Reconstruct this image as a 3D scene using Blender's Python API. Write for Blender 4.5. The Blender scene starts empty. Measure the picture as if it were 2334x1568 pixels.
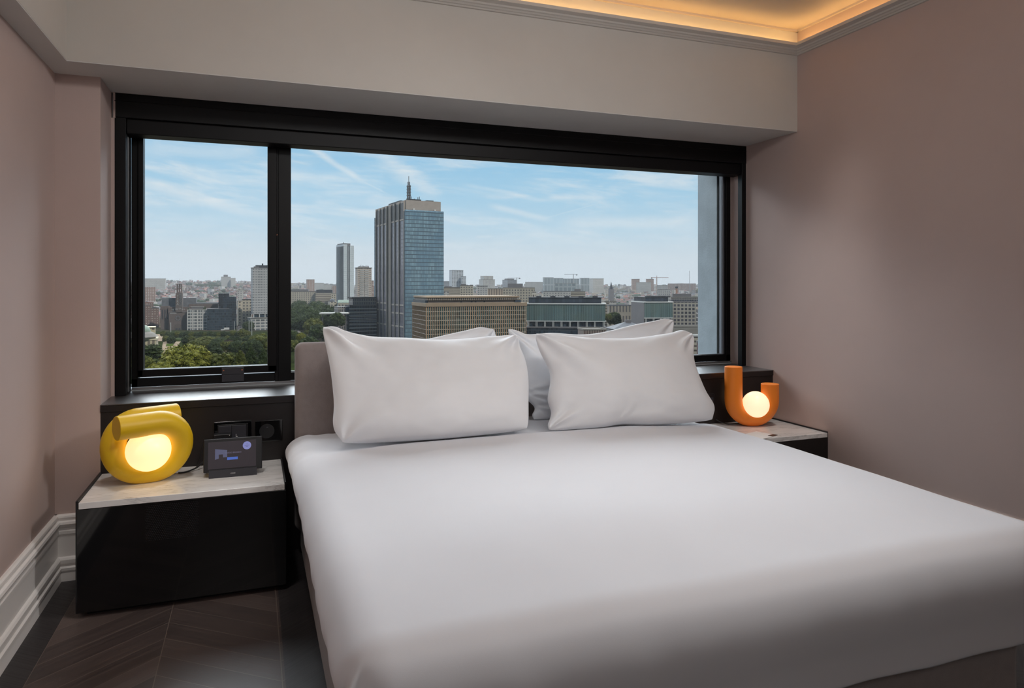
import bpy, bmesh, math, random
from mathutils import Vector, Matrix, noise
R = math.radians
SC = bpy.context.scene
COL = SC.collection

# ------------------------------------------------------------------ camera
TH = R(20.3827); FPX = 1590.93; U0 = 1167.0; V0 = 652.05; EYE = 1.35
cd = bpy.data.cameras.new('camera'); cam = bpy.data.objects.new('camera', cd); COL.objects.link(cam)
cam.location = (0, 0, EYE); cam.rotation_euler = (R(90), 0, -TH)
cd.sensor_fit = 'HORIZONTAL'; cd.sensor_width = 36.0; cd.lens = FPX / 2334 * 36
cd.shift_y = -(784 - V0) / 2334; cd.clip_start = 0.05; cd.clip_end = 30000
SC.camera = cam
SC.view_settings.view_transform = 'Standard'; SC.view_settings.look = 'None'
SC.view_settings.exposure = 0.0; SC.view_settings.gamma = 1.0; SC.view_settings.use_curve_mapping = False
cy = SC.cycles
cy.use_denoising = True; cy.max_bounces = 8; cy.diffuse_bounces = 5; cy.glossy_bounces = 3
cy.transmission_bounces = 4; cy.transparent_max_bounces = 8; cy.volume_bounces = 0
cy.caustics_reflective = False; cy.caustics_refractive = False; cy.sample_clamp_indirect = 4.0

def at(u, d):                       # a bearing and a depth from the window seat -> place on the map
    a = (u - U0) / FPX
    return Vector((d * (math.sin(TH) + a * math.cos(TH)), d * (math.cos(TH) - a * math.sin(TH)), 0))
def hz(v, d): return EYE - (v - V0) / FPX * d
def bearing(u, v):
    p = at(u, 1.0); p.z = -(v - V0) / FPX
    return p.normalized()
def srgb(r, g, b):
    f = lambda c: (c / 255 / 12.92) if c <= 10 else ((c / 255 + .055) / 1.055) ** 2.4
    return (f(r), f(g), f(b), 1)

# ------------------------------------------------------------------ node helper
class NT:
    def __init__(s, nt): s.nt = nt; nt.nodes.clear()
    def n(s, t, **k):
        q = s.nt.nodes.new(t)
        for a, b in k.items():
            if a in ('i',): continue
            setattr(q, a, b)
        for a, b in k.get('i', {}).items(): s.set(q.inputs[a], b)
        return q
    def set(s, inp, v):
        if isinstance(v, bpy.types.NodeSocket): s.nt.links.new(v, inp)
        elif v is not None: inp.default_value = v
    def m(s, op, a, b=None, c=None, clamp=False):
        q = s.nt.nodes.new('ShaderNodeMath'); q.operation = op; q.use_clamp = clamp
        for k, v in enumerate((a, b, c)): s.set(q.inputs[k], v)
        return q.outputs[0]
    def v(s, op, a, b=None):
        q = s.nt.nodes.new('ShaderNodeVectorMath'); q.operation = op
        s.set(q.inputs[0], a); s.set(q.inputs[1], b)
        return q.outputs['Value'] if op in ('DOT_PRODUCT', 'LENGTH') else q.outputs[0]
    def mix(s, f, a, b, mode='MIX'):
        q = s.nt.nodes.new('ShaderNodeMix'); q.data_type = 'RGBA'; q.blend_type = mode
        s.set(q.inputs[0], f); s.set(q.inputs[6], a); s.set(q.inputs[7], b); return q.outputs[2]
    def sm(s, x, a, b, lo=0., hi=1.):
        q = s.nt.nodes.new('ShaderNodeMapRange'); q.interpolation_type = 'SMOOTHSTEP'
        for k, v in enumerate((x, a, b, lo, hi)): s.set(q.inputs[k], v)
        return q.outputs[0]
    def noise(s, vec, scale, detail=4, rough=.5, dist=0.):
        return s.n('ShaderNodeTexNoise', i={'Vector': vec, 'Scale': scale, 'Detail': detail, 'Roughness': rough, 'Distortion': dist}).outputs[0]
    def xyz(s, v):
        q = s.nt.nodes.new('ShaderNodeSeparateXYZ'); s.set(q.inputs[0], v); return q.outputs
    def comb(s, x, y, z):
        q = s.nt.nodes.new('ShaderNodeCombineXYZ'); s.set(q.inputs[0], x); s.set(q.inputs[1], y); s.set(q.inputs[2], z); return q.outputs[0]

# ------------------------------------------------------------------ sky
wd = bpy.data.worlds.new('sky'); SC.world = wd; wd.use_nodes = True
W = NT(wd.node_tree)
dr = W.v('NORMALIZE', W.n('ShaderNodeTexCoord').outputs['Generated'])
X, Y, Z = W.xyz(dr)
cr = W.n('ShaderNodeValToRGB', i={'Fac': W.m('MULTIPLY', Z, 2.0, clamp=True)}); el = cr.color_ramp.elements
el[0].position = 0.0; el[0].color = srgb(214, 222, 229)
el[1].position = 1.0; el[1].color = srgb(104, 168, 222)
for p_, c_ in ((.08, (211, 222, 231)), (.16, (188, 217, 236)), (.26, (164, 208, 236)), (.42, (136, 194, 232))):
    e = el.new(p_); e.color = srgb(*c_)
side = W.m('ADD', W.m('MULTIPLY', X, .9), W.m('MULTIPLY', Z, 13.0))
sv = W.comb(W.m('MULTIPLY', X, 2.2), W.m('MULTIPLY', Y, 2.2), side)
n1 = W.noise(sv, 2.3, 9, .62, .4)
n2 = W.noise(W.comb(W.m('MULTIPLY', X, 5.0), W.m('MULTIPLY', Y, 5.0), W.m('MULTIPLY', side, 2.2)), 2.6, 8, .65, .3)
cl = W.m('MULTIPLY', W.sm(n1, .40, .66), W.sm(n2, .30, .66))
cl = W.m('MULTIPLY', cl, W.sm(Z, .01, .07))
veil = W.m('MULTIPLY', W.sm(X, .52, -.2), .14)
def streak(p, q, w, amp, frill=.5):           # a contrail or cirrus band between two bearings of the sky
    a, b = bearing(*p), bearing(*q); nn = a.cross(b).normalized(); tt = (b - a).normalized(); L = (b - a).length
    e = W.m('ABSOLUTE', W.m('ADD', W.v('DOT_PRODUCT', dr, tuple(nn)), W.m('MULTIPLY', W.m('SUBTRACT', n2, .5), w * frill * 2)))
    s = W.m('SUBTRACT', W.v('DOT_PRODUCT', dr, tuple(tt)), a.dot(tt))
    k = W.m('MULTIPLY', W.sm(e, w, 0.0), W.m('MULTIPLY', W.sm(s, -L * .12, L * .15), W.sm(s, L * 1.1, L * .75)))
    return W.m('MULTIPLY', k, amp)
for args in (((690, 325), (835, 418), .0065, .75), ((830, 415), (880, 440), .0018, .35), ((870, 360), (1000, 450), .018, .6, .9),
             ((1120, 470), (1260, 502), .007, .7), ((1290, 510), (1600, 508), .014, .75, .7), ((1255, 448), (1380, 452), .007, .55),
             ((1240, 498), (1370, 462), .0013, .35, .1), ((325, 410), (600, 492), .012, .6, .8), ((320, 335), (600, 345), .015, .5, 1.),
             ((1085, 540), (1125, 538), .003, .5), ((1060, 420), (1230, 455), .005, .4, .8)):
    cl = W.m('ADD', cl, streak(*args))
cl = W.m('MINIMUM', W.m('ADD', W.m('MULTIPLY', cl, .74), W.m('MULTIPLY', veil, .6)), .9)
skyc = W.mix(cl, cr.outputs[0], srgb(226, 234, 241))
skyc = W.mix(W.sm(Z, 0.0, -.03), skyc, srgb(150, 150, 145))
BRIGHT = 9.0                                   # unseen brighter sky added high over the city to light the room
sky_fill = W.m('MULTIPLY', W.sm(Z, .195, .40), W.sm(Y, .05, .45))
skyc = W.mix(sky_fill, skyc, W.mix(.75, skyc, (1, .98, .96, 1)))
st = W.m('ADD', 1.0, W.m('MULTIPLY', sky_fill, BRIGHT))
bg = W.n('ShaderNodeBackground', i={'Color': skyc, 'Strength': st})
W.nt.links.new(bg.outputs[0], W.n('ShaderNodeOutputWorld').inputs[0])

# ------------------------------------------------------------------ sun and added room fill lights
def light(name, kind, loc, energy, color=(1, 1, 1), **k):
    d = bpy.data.lights.new(name, kind); d.energy = energy; d.color = color
    for a, b in k.items():
        if a not in ('rot', 'aim'): setattr(d, a, b)
    o = bpy.data.objects.new(name, d); COL.objects.link(o); o.location = loc
    if 'rot' in k: o.rotation_euler = k['rot']
    if 'aim' in k: o.rotation_euler = Vector(k['aim']).to_track_quat('-Z', 'Y').to_euler()
    return o
fw = Vector((math.sin(TH), math.cos(TH), 0)); rt = Vector((math.cos(TH), -math.sin(TH), 0))
light('sun', 'SUN', (0, -20, 60), 4.0, (1, .955, .89), angle=R(2), aim=(fw * .62 - rt * .75 - Vector((0, 0, .85))))
light('ceiling_fill', 'AREA', (1.15, 2.45, 2.90), 1.5, (1, .985, .96), shape='RECTANGLE', size=1.4, size_y=.8, spread=R(150))  # unseen fill added above the bed, no fitting modelled
light('pillow_fill', 'AREA', (1.35, 1.0, 2.88), 11.8, (1, .98, .96), shape='RECTANGLE', size=2.4, size_y=.25, aim=(0, 2.2, -.95), spread=R(118))  # unseen fill added to brighten the pillows and the beam
light('left_wall_fill', 'AREA', (2.9, 1.15, 2.87), 21, (1, .97, .95), shape='RECTANGLE', size=.3, size_y=.5, aim=(-1, .16, -.62), spread=R(100))  # unseen fill added for the left wall and its skirting
light('rear_fill', 'AREA', (.5, -1.4, 2.88), 21, (1, .965, .94), shape='RECTANGLE', size=2.4, size_y=1.6, aim=(-.1, 1, -.7), spread=R(150))  # broad unseen fill added behind the camera
for x_ in (-.22, 2.88): light('bedside_fill', 'SPOT', (x_, 2.85, 2.9), 62, (1, .97, .94), spot_size=R(44), spot_blend=.9, shadow_soft_size=.12, aim=(0, .62, -2.4))  # unseen spots added to lift the marble tops

# ------------------------------------------------------------------ mesh helpers
def tag(o, label=None, cat=None, group=None, kind=None):
    for k, v in (('label', label), ('category', cat), ('group', group), ('kind', kind)):
        if v: o[k] = v
    return o
def empty(name, loc=(0, 0, 0), rz=0.):
    o = bpy.data.objects.new(name, None); COL.objects.link(o); o.location = loc; o.rotation_euler.z = rz
    o.empty_display_size = .1
    return o
class MB:
    def __init__(s): s.v = []; s.f = []; s.uv = []; s.mi = []
    def face(s, pts, uv=None, mi=0):
        b = len(s.v); s.v += [tuple(p) for p in pts]; s.f.append(tuple(range(b, b + len(pts))))
        s.uv.append(uv or [(0, 0)] * len(pts)); s.mi.append(mi)
    def box(s, x0, x1, y0, y1, z0, z1, mi=0, fr=None):
        P = [(x0, y0, z0), (x1, y0, z0), (x1, y1, z0), (x0, y1, z0), (x0, y0, z1), (x1, y0, z1), (x1, y1, z1), (x0, y1, z1)]
        lx, ly, lz = x1 - x0, y1 - y0, z1 - z0
        if fr: P = [tuple(fr @ Vector(p)) for p in P]
        b = len(s.v); s.v += P
        for k, (f, w, o) in enumerate((((0, 1, 5, 4), lx, 0), ((1, 2, 6, 5), ly, lx), ((2, 3, 7, 6), lx, lx + ly), ((3, 0, 4, 7), ly, 2 * lx + ly))):
            s.f.append(tuple(b + q for q in f)); s.uv.append([(o, 0), (o + w, 0), (o + w, lz), (o, lz)]); s.mi.append(mi)
        for f in ((4, 5, 6, 7), (3, 2, 1, 0)):
            s.f.append(tuple(b + q for q in f)); s.uv.append([(0, 0), (lx, 0), (lx, ly), (0, ly)]); s.mi.append(mi)
        return s
    def grid(s, P, wrap=False, mi=0):             # P[i][j]
        b = len(s.v); n = len(P); m = len(P[0])
        for r in P: s.v += [tuple(p) for p in r]
        for i in range(n - 1):
            for j in range(m if wrap else m - 1):
                k = (j + 1) % m
                s.f.append((b + i * m + j, b + i * m + k, b + (i + 1) * m + k, b + (i + 1) * m + j))
                s.uv.append([(j, i), (j + 1, i), (j + 1, i + 1), (j, i + 1)]); s.mi.append(mi)
        return b
    def tube(s, pts, r, seg=16, cap=True, mi=0):
        pts = [Vector(p) for p in pts]; n = len(pts)
        T = [(pts[min(i + 1, n - 1)] - pts[max(i - 1, 0)]).normalized() for i in range(n)]
        up = Vector((0, 0, 1)) if abs(T[0].z) < .9 else Vector((0, 1, 0))
        N = T[0].cross(up).normalized(); rows = []
        for i in range(n):
            N = (N - T[i] * N.dot(T[i])).normalized(); B = T[i].cross(N)
            rr = r(i / (n - 1)) if callable(r) else r
            rows.append([pts[i] + (N * math.cos(a) + B * math.sin(a)) * rr for a in [2 * math.pi * k / seg for k in range(seg)]])
        b = s.grid(rows, True, mi)
        if cap:
            s.f.append(tuple(b + k for k in range(seg))[::-1]); s.uv.append([(0, 0)] * seg); s.mi.append(mi)
            s.f.append(tuple(b + (n - 1) * seg + k for k in range(seg))); s.uv.append([(0, 0)] * seg); s.mi.append(mi)
        return s
    def prism(s, poly, ax, a, b, mi=0):           # polygon (p,q) swept along axis ax from a to b
        put = {'x': lambda t, p, q: (t, p, q), 'y': lambda t, p, q: (p, t, q), 'z': lambda t, p, q: (p, q, t)}[ax]
        A = [put(a, *p) for p in poly]; B = [put(b, *p) for p in poly]; n = len(poly)
        s.face(A[::-1], None, mi); s.face(B, None, mi)
        for i in range(n):
            j = (i + 1) % n; s.face([A[i], A[j], B[j], B[i]], [(0, 0), (1, 0), (1, 1), (0, 1)], mi)
        return s
    def sphere(s, c, r, nu=24, nv=14, sc=(1, 1, 1), mi=0):
        rows = []
        for i in range(nv + 1):
            t = math.pi * i / nv
            rows.append([(c[0] + r * sc[0] * math.sin(t) * math.cos(2 * math.pi * j / nu), c[1] + r * sc[1] * math.sin(t) * math.sin(2 * math.pi * j / nu),
                          c[2] - r * sc[2] * math.cos(t)) for j in range(nu)])
        s.grid(rows, True, mi); return s
    def build(s, name, mats, parent=None, smooth=False, bevel=0., loc=None, merge=False, sub=0):
        me = bpy.data.meshes.new(name); me.from_pydata(s.v, [], s.f)
        uvl = me.uv_layers.new(name='uv')
        flat = [c for f in s.uv for p in f for c in p]
        uvl.data.foreach_set('uv', flat)
        if not isinstance(mats, (list, tuple)): mats = [mats]
        for m in mats: me.materials.append(m)
        me.polygons.foreach_set('material_index', s.mi)
        if merge or smooth:
            bm = bmesh.new(); bm.from_mesh(me); bmesh.ops.remove_doubles(bm, verts=bm.verts, dist=1e-5)
            bmesh.ops.recalc_face_normals(bm, faces=bm.faces); bm.to_mesh(me); bm.free()
        if smooth: me.polygons.foreach_set('use_smooth', [True] * len(me.polygons))
        me.validate(); me.update()
        o = bpy.data.objects.new(name, me); COL.objects.link(o)
        if parent: o.parent = parent
        if loc is not None: o.location = loc
        if bevel:
            b = o.modifiers.new('bevel', 'BEVEL'); b.width = bevel; b.segments = 3; b.limit_method = 'ANGLE'; b.angle_limit = R(40)
            o.data.polygons.foreach_set('use_smooth', [True] * len(me.polygons))
            w = o.modifiers.new('wn', 'WEIGHTED_NORMAL'); w.keep_sharp = True
        if sub:
            q = o.modifiers.new('sub', 'SUBSURF'); q.levels = sub; q.render_levels = sub
        return o
def B(x0, x1, y0, y1, z0, z1): return MB().box(x0, x1, y0, y1, z0, z1)

# ------------------------------------------------------------------ materials
MATS = {}
def mat(name, col, rough=.6, metal=0., spec=.5, bump=0., bscale=200., var=0., vscale=3., coat=0., emit=None, est=1., sheen=0.):
    if name in MATS: return MATS[name]
    m = bpy.data.materials.new(name); m.use_nodes = True; N = NT(m.node_tree); MATS[name] = m
    p = N.n('ShaderNodeBsdfPrincipled', i={'Base Color': col, 'Roughness': rough, 'Metallic': metal, 'Specular IOR Level': spec, 'Coat Weight': coat, 'Sheen Weight': sheen})
    oc = N.n('ShaderNodeTexCoord').outputs['Object']
    nz = N.noise(oc, vscale, 5, .6)
    lo = tuple(c * (1 - var) for c in col[:3]) + (1,); hi = tuple(min(1, c * (1 + var)) for c in col[:3]) + (1,)
    N.set(p.inputs['Base Color'], N.mix(N.sm(nz, .3, .7), lo, hi))
    if bump:
        bp = N.n('ShaderNodeBump', i={'Strength': bump, 'Distance': .002, 'Height': N.noise(oc, bscale, 3, .6)}); N.nt.links.new(bp.outputs[0], p.inputs['Normal'])
    if emit: p.inputs['Emission Color'].default_value = emit; p.inputs['Emission Strength'].default_value = est
    N.nt.links.new(p.outputs[0], N.n('ShaderNodeOutputMaterial').inputs[0])
    return m
def facade(name, wall, glass, sx=3., sz=3.3, wx=.6, wz=.55, rough=.25, lit=.25, tint=None, band=None, fmetal=0., gvar=.35, x0=0.):
    """plain wall with a regular grid of windows; the grid runs in metres along each face"""
    if name in MATS: return MATS[name]
    m = bpy.data.materials.new(name); m.use_nodes = True; N = NT(m.node_tree); MATS[name] = m
    u, v, _ = N.xyz(N.n('ShaderNodeUVMap', uv_map='uv').outputs[0])
    a = N.m('ADD', N.m('DIVIDE', u, sx), x0); b = N.m('DIVIDE', v, sz)
    fa = N.m('ABSOLUTE', N.m('SUBTRACT', N.m('FRACT', a), .5)); fb = N.m('ABSOLUTE', N.m('SUBTRACT', N.m('FRACT', b), .5))
    k = N.m('MULTIPLY', N.m('LESS_THAN', fa, wx / 2), N.m('LESS_THAN', fb, wz / 2))
    cell = N.n('ShaderNodeTexWhiteNoise', noise_dimensions='2D', i={'Vector': N.comb(N.m('FLOOR', a), N.m('FLOOR', b), 0.)}).outputs[0]
    big = N.noise(N.n('ShaderNodeTexCoord').outputs['Object'], .06, 3, .5)
    g1 = tuple(c * (1 - gvar) for c in glass[:3]) + (1,); g2 = tuple(min(1, c * (1 + gvar * 1.6)) for c in glass[:3]) + (1,)
    gc = N.mix(cell, g1, g2)
    if tint: gc = N.mix(N.sm(big, .4, .65, 0., .8), gc, tint)
    wl = tuple(c * .86 for c in wall[:3]) + (1,)
    wc = N.mix(N.sm(big, .3, .7), wl, wall)
    if band:                                   # (period, fraction, colour) storey bands
        fz = N.m('FRACT', N.m('DIVIDE', v, band[0])); wc = N.mix(N.m('LESS_THAN', fz, band[1]), wc, band[2])
    p = N.n('ShaderNodeBsdfPrincipled', i={'Base Color': N.mix(k, wc, gc), 'Roughness': N.m('SUBTRACT', .85, N.m('MULTIPLY', k, .85 - rough)), 'Metallic': N.m('MULTIPLY', k, fmetal)})
    N.nt.links.new(p.outputs[0], N.n('ShaderNodeOutputMaterial').inputs[0])
    return m

M_wall = mat('blush_wall_paint', srgb(188, 168, 161), .75, bump=.12, bscale=260, var=.03, vscale=1.5)
M_cream = mat('cream_wall_paint', srgb(196, 191, 184), .75, bump=.10, bscale=260, var=.02)
M_soff = mat('white_soffit_paint', srgb(206, 204, 202), .75, bump=.1, bscale=260, var=.02)
M_ceil = mat('ceiling_paint', srgb(196, 184, 176), .8, var=.02)
M_trim = mat('white_trim_paint', srgb(238, 233, 229), .35, var=.02)
M_black = mat('black_metal', srgb(13, 12, 14), .45, spec=.22, bump=.05, bscale=400, var=.1)
M_blackd = mat('black_frame', srgb(10, 10, 12), .45, spec=.25, var=.1)
M_alu = mat('brushed_strip', srgb(150, 150, 152), .35, metal=.8)
M_gloss = mat('black_glass', srgb(6, 6, 8), .06, var=.05, coat=.5)
M_sheet = mat('white_cotton', srgb(216, 217, 222), .85, bump=.10, bscale=900, var=.012, vscale=2, sheen=.1)
M_pill = mat('white_pillowcase', srgb(232, 233, 236), .82, bump=.10, bscale=900, var=.015, vscale=3, sheen=.1)
M_taupe = mat('taupe_upholstery', srgb(138, 126, 123), .95, bump=.9, bscale=700, var=.05, vscale=30, sheen=.3)
M_panel = mat('dark_panel', srgb(24, 18, 18), .45, var=.15, vscale=8)
M_yel = mat('yellow_matt', srgb(222, 180, 18), .42, bump=.03, bscale=300, var=.03)
M_ora = mat('orange_matt', srgb(240, 132, 38), .45, bump=.03, bscale=300, var=.03)
M_globe1 = mat('opal_globe_warm', srgb(240, 220, 180), .35, emit=(1.0, .71, .35, 1), est=1.05)
M_globe2 = mat('opal_globe_pale', srgb(240, 225, 200), .35, emit=(1.0, .70, .44, 1), est=.95)
M_led = mat('led_strip', srgb(255, 220, 160), .5, emit=(1.0, .60, .20, 1), est=19.)
M_plast = mat('black_plastic', srgb(24, 24, 27), .38, var=.05)
M_plast2 = mat('charcoal_plastic', srgb(52, 52, 58), .4, var=.05)
M_cable = mat('black_rubber', srgb(16, 16, 17), .55)
M_paper = mat('white_paper', srgb(225, 222, 220), .7)
def wood_mat():
    m = bpy.data.materials.new('dark_stained_wood'); m.use_nodes = True; N = NT(m.node_tree)
    oc = N.n('ShaderNodeTexCoord').outputs['Object']; x, y, z = N.xyz(oc)
    g = N.noise(N.comb(N.m('MULTIPLY', x, 1.2), N.m('MULTIPLY', y, 70.), N.m('MULTIPLY', z, 40.)), 2., 6, .6)
    c = N.mix(N.sm(g, .3, .7), srgb(20, 15, 14), srgb(38, 30, 28))
    bp = N.n('ShaderNodeBump', i={'Strength': .12, 'Distance': .001, 'Height': g})
    p = N.n('ShaderNodeBsdfPrincipled', i={'Base Color': c, 'Roughness': N.sm(g, .2, .8, .34, .46), 'Coat Weight': 1., 'Coat Roughness': .38, 'Coat IOR': 1.9, 'Normal': bp.outputs[0]})
    N.nt.links.new(p.outputs[0], N.n('ShaderNodeOutputMaterial').inputs[0]); return m
M_wood = wood_mat()
def marble_mat():
    m = bpy.data.materials.new('white_marble'); m.use_nodes = True; N = NT(m.node_tree)
    oc = N.n('ShaderNodeTexCoord').outputs['Object']; x, y, z = N.xyz(oc)
    w = N.comb(N.m('ADD', N.m('MULTIPLY', x, 1.0), N.m('MULTIPLY', y, .5)), N.m('MULTIPLY', y, 4.5), N.m('MULTIPLY', z, 2.))
    a = N.noise(w, 2.5, 8, .62, .9); b = N.noise(w, 9., 8, .7, .6)
    vein = N.m('MULTIPLY', N.sm(N.m('ABSOLUTE', N.m('SUBTRACT', a, .5)), .035, 0.), N.sm(b, .35, .7))
    c = N.mix(N.sm(a, .25, .75), srgb(226, 224, 222), srgb(244, 242, 240))
    c = N.mix(N.m('MULTIPLY', vein, .55), c, srgb(120, 116, 116)); c = N.mix(N.sm(b, .62, .8, 0., .35), c, srgb(165, 160, 158))
    p = N.n('ShaderNodeBsdfPrincipled', i={'Base Color': c, 'Roughness': .10, 'Coat Weight': .3})
    N.nt.links.new(p.outputs[0], N.n('ShaderNodeOutputMaterial').inputs[0]); return m
M_marble = marble_mat()
def floor_mat():
    m = bpy.data.materials.new('chevron_parquet'); m.use_nodes = True; N = NT(m.node_tree)
    x, y, z = N.xyz(N.n('ShaderNodeTexCoord').outputs['Object'])
    c0 = N.m('DIVIDE', N.m('ADD', x, .315), .41); col = N.m('FLOOR', c0)
    tri = N.m('PINGPONG', N.m('ADD', x, .315), .41)
    yy = N.m('DIVIDE', N.m('ADD', y, N.m('MULTIPLY', tri, .80)), .135)
    idx = N.m('FLOOR', yy); fr = N.m('FRACT', yy); fc = N.m('FRACT', c0)
    seam = N.m('MAXIMUM', N.m('LESS_THAN', fr, .022), N.m('MAXIMUM', N.m('LESS_THAN', fc, .004), N.m('GREATER_THAN', fc, .996)))
    rnd = N.n('ShaderNodeTexWhiteNoise', noise_dimensions='2D', i={'Vector': N.comb(idx, col, 0.)}).outputs[0]
    sgn = N.m('SUBTRACT', N.m('MULTIPLY', N.m('MODULO', N.m('ADD', col, 100.), 2.), 2.), 1.)
    along = N.m('SUBTRACT', y, N.m('MULTIPLY', N.m('MULTIPLY', x, sgn), 1.25))
    g = N.noise(N.comb(N.m('MULTIPLY', yy, 5.), N.m('MULTIPLY', along, 1.3), rnd), 3., 7, .65)
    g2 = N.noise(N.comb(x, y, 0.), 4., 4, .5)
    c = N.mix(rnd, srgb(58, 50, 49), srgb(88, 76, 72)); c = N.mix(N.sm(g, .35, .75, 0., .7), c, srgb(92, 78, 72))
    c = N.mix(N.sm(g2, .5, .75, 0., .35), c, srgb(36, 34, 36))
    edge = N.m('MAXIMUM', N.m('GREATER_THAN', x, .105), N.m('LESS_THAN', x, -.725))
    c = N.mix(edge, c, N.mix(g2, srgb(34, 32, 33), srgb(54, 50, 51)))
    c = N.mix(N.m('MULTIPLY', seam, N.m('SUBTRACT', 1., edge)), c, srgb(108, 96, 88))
    bp = N.n('ShaderNodeBump', i={'Strength': .25, 'Distance': .001, 'Height': N.m('SUBTRACT', g, N.m('MULTIPLY', seam, 1.))})
    p = N.n('ShaderNodeBsdfPrincipled', i={'Base Color': c, 'Roughness': N.sm(g, .3, .7, .34, .5), 'Normal': bp.outputs[0]})
    N.nt.links.new(p.outputs[0], N.n('ShaderNodeOutputMaterial').inputs[0]); return m
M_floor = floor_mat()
def glass_mat():
    m = bpy.data.materials.new('window_glass'); m.use_nodes = True; N = NT(m.node_tree)
    fr = N.n('ShaderNodeFresnel', i={'IOR': 1.35}).outputs[0]
    a = N.n('ShaderNodeBsdfTransparent', i={'Color': (.97, .985, .98, 1)}); b = N.n('ShaderNodeBsdfGlossy', i={'Roughness': .0, 'Color': (.12, .12, .12, 1)})
    q = N.n('ShaderNodeMixShader'); N.nt.links.new(fr, q.inputs[0]); N.nt.links.new(a.outputs[0], q.inputs[1]); N.nt.links.new(b.outputs[0], q.inputs[2])
    N.nt.links.new(q.outputs[0], N.n('ShaderNodeOutputMaterial').inputs[0]); return m
M_glass = glass_mat()

# ================================================================== the room
XL, XR, YB = -.852, 3.234, -3.2
YP, YW, YG, YO = 3.737, 4.005, 4.175, 4.42      # sill front, blind-box front, window frame, outer face of the facade
XP = -.6685; ZS, ZSILL, ZC, ZCEIL, YSF, XSL = 2.332, .794, 2.809, 2.967, 3.515, -.757
def struct(name, mb, m, label=None, **k):
    o = mb.build(name, m, **k); o['kind'] = 'structure'
    if label: o['label'] = label
    return o
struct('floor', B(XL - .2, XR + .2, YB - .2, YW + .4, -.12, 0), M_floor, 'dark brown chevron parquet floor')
struct('wall_left', B(XL - .2, XL, YB, 4.6, 0, 3.1), M_wall, 'blush pink painted wall on the left')
struct('wall_right', B(XR, XR + .2, YB, YG + .02, 0, 3.1), M_wall, 'blush pink painted wall on the right')
struct('wall_back', B(XL - .2, XR + .2, YB - .2, YB, 0, 3.1), M_wall)
struct('ceiling', B(XL - .2, XR + .2, YB, YO, ZCEIL, 3.12), M_ceil, 'cream ceiling glowing warm along its edge')
o = struct('wall_pillar', B(XL, XP, YP, YW + .02, 0, ZS), M_wall, 'narrow blush pink wall pier left of the window'); o.name = 'wall_window_side'
# facade around the window opening (outer skin of our own building)
mf = MB()
mf.box(-6, -.654, YW + .02, YO, -3, 6); mf.box(XR + .0, 9, YG + .02, YO, -3, 6)
mf.box(-.654, XR, YG - .01, YO, -3, .80); mf.box(-.654, XR, YW + .02, YO, 2.34, 6)
mf.box(-6, 9, YO - .02, YO, 3, 6)
struct('wall_facade', mf, mat('grey_render', srgb(176, 182, 184), .8, bump=.3, bscale=60, var=.06))
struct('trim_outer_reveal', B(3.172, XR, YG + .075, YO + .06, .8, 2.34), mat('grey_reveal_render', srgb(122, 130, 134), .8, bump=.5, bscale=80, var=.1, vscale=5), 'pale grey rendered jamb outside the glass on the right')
# beams
mb = MB().prism([(YSF, ZS), (YW + .02, ZS), (YW + .02, ZCEIL), (YSF, ZCEIL)], 'x', XSL, XR)
struct('ceiling_beam_window', mb, [M_cream], 'deep cream painted ceiling beam over the window')
struct('ceiling_beam_left', B(XL, XSL, YB, YW + .02, ZS, ZCEIL), M_cream, 'shallow cream painted beam along the left wall')
struct('ceiling_soffit', MB().box(XL, XR, YSF + .001, YW + .02, ZS - .004, ZS).box(XL, XSL - .001, YB, YSF + .001, ZS - .004, ZS), M_soff, 'flat grey white underside of the beams')
# cornice trough + hidden LED strips
prof = [(0, 2.807), (.012, 2.808), (.018, 2.814), (.026, 2.816), (.034, 2.822), (.044, 2.825), (.050, 2.832), (.082, 2.838), (.082, 2.856), (.074, 2.856), (.070, 2.852), (0, 2.850)]
c1 = MB().prism([(YSF - a, z) for a, z in prof], 'x', XSL, XR)
struct('trim_cornice_window', c1, M_cream, 'stepped white cornice along the beam', merge=True)
c2 = MB().prism([(XR - a, z) for a, z in prof], 'y', YB, YSF - .0)
struct('trim_cornice_right', c2, M_cream, 'stepped white cornice along the right wall', merge=True)
cl_ = MB().prism([(YSF - a, z) for a, z in ((0, ZCEIL - .012), (.014, ZCEIL - .012), (.014, ZCEIL), (0, ZCEIL))], 'x', XSL, XR).prism([(XR - a, z) for a, z in ((0, ZCEIL - .012), (.014, ZCEIL - .012), (.014, ZCEIL), (0, ZCEIL))], 'y', YB, YSF)
struct('trim_ceiling_bead', cl_, M_ceil)
l1 = MB().box(XSL + .1, XR - .05, YSF - .056, YSF - .048, 2.853, 2.857).build('led_strip', M_led)
tag(l1, 'warm amber light strip hidden in the cornice over the window beam', 'light strip', 'cove light strips')
l2 = MB().box(XR - .056, XR - .048, YB + .1, YSF - .06, 2.853, 2.857).build('led_strip', M_led)
tag(l2, 'warm amber light strip hidden in the cornice along the right wall', 'light strip', 'cove light strips')
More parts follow.
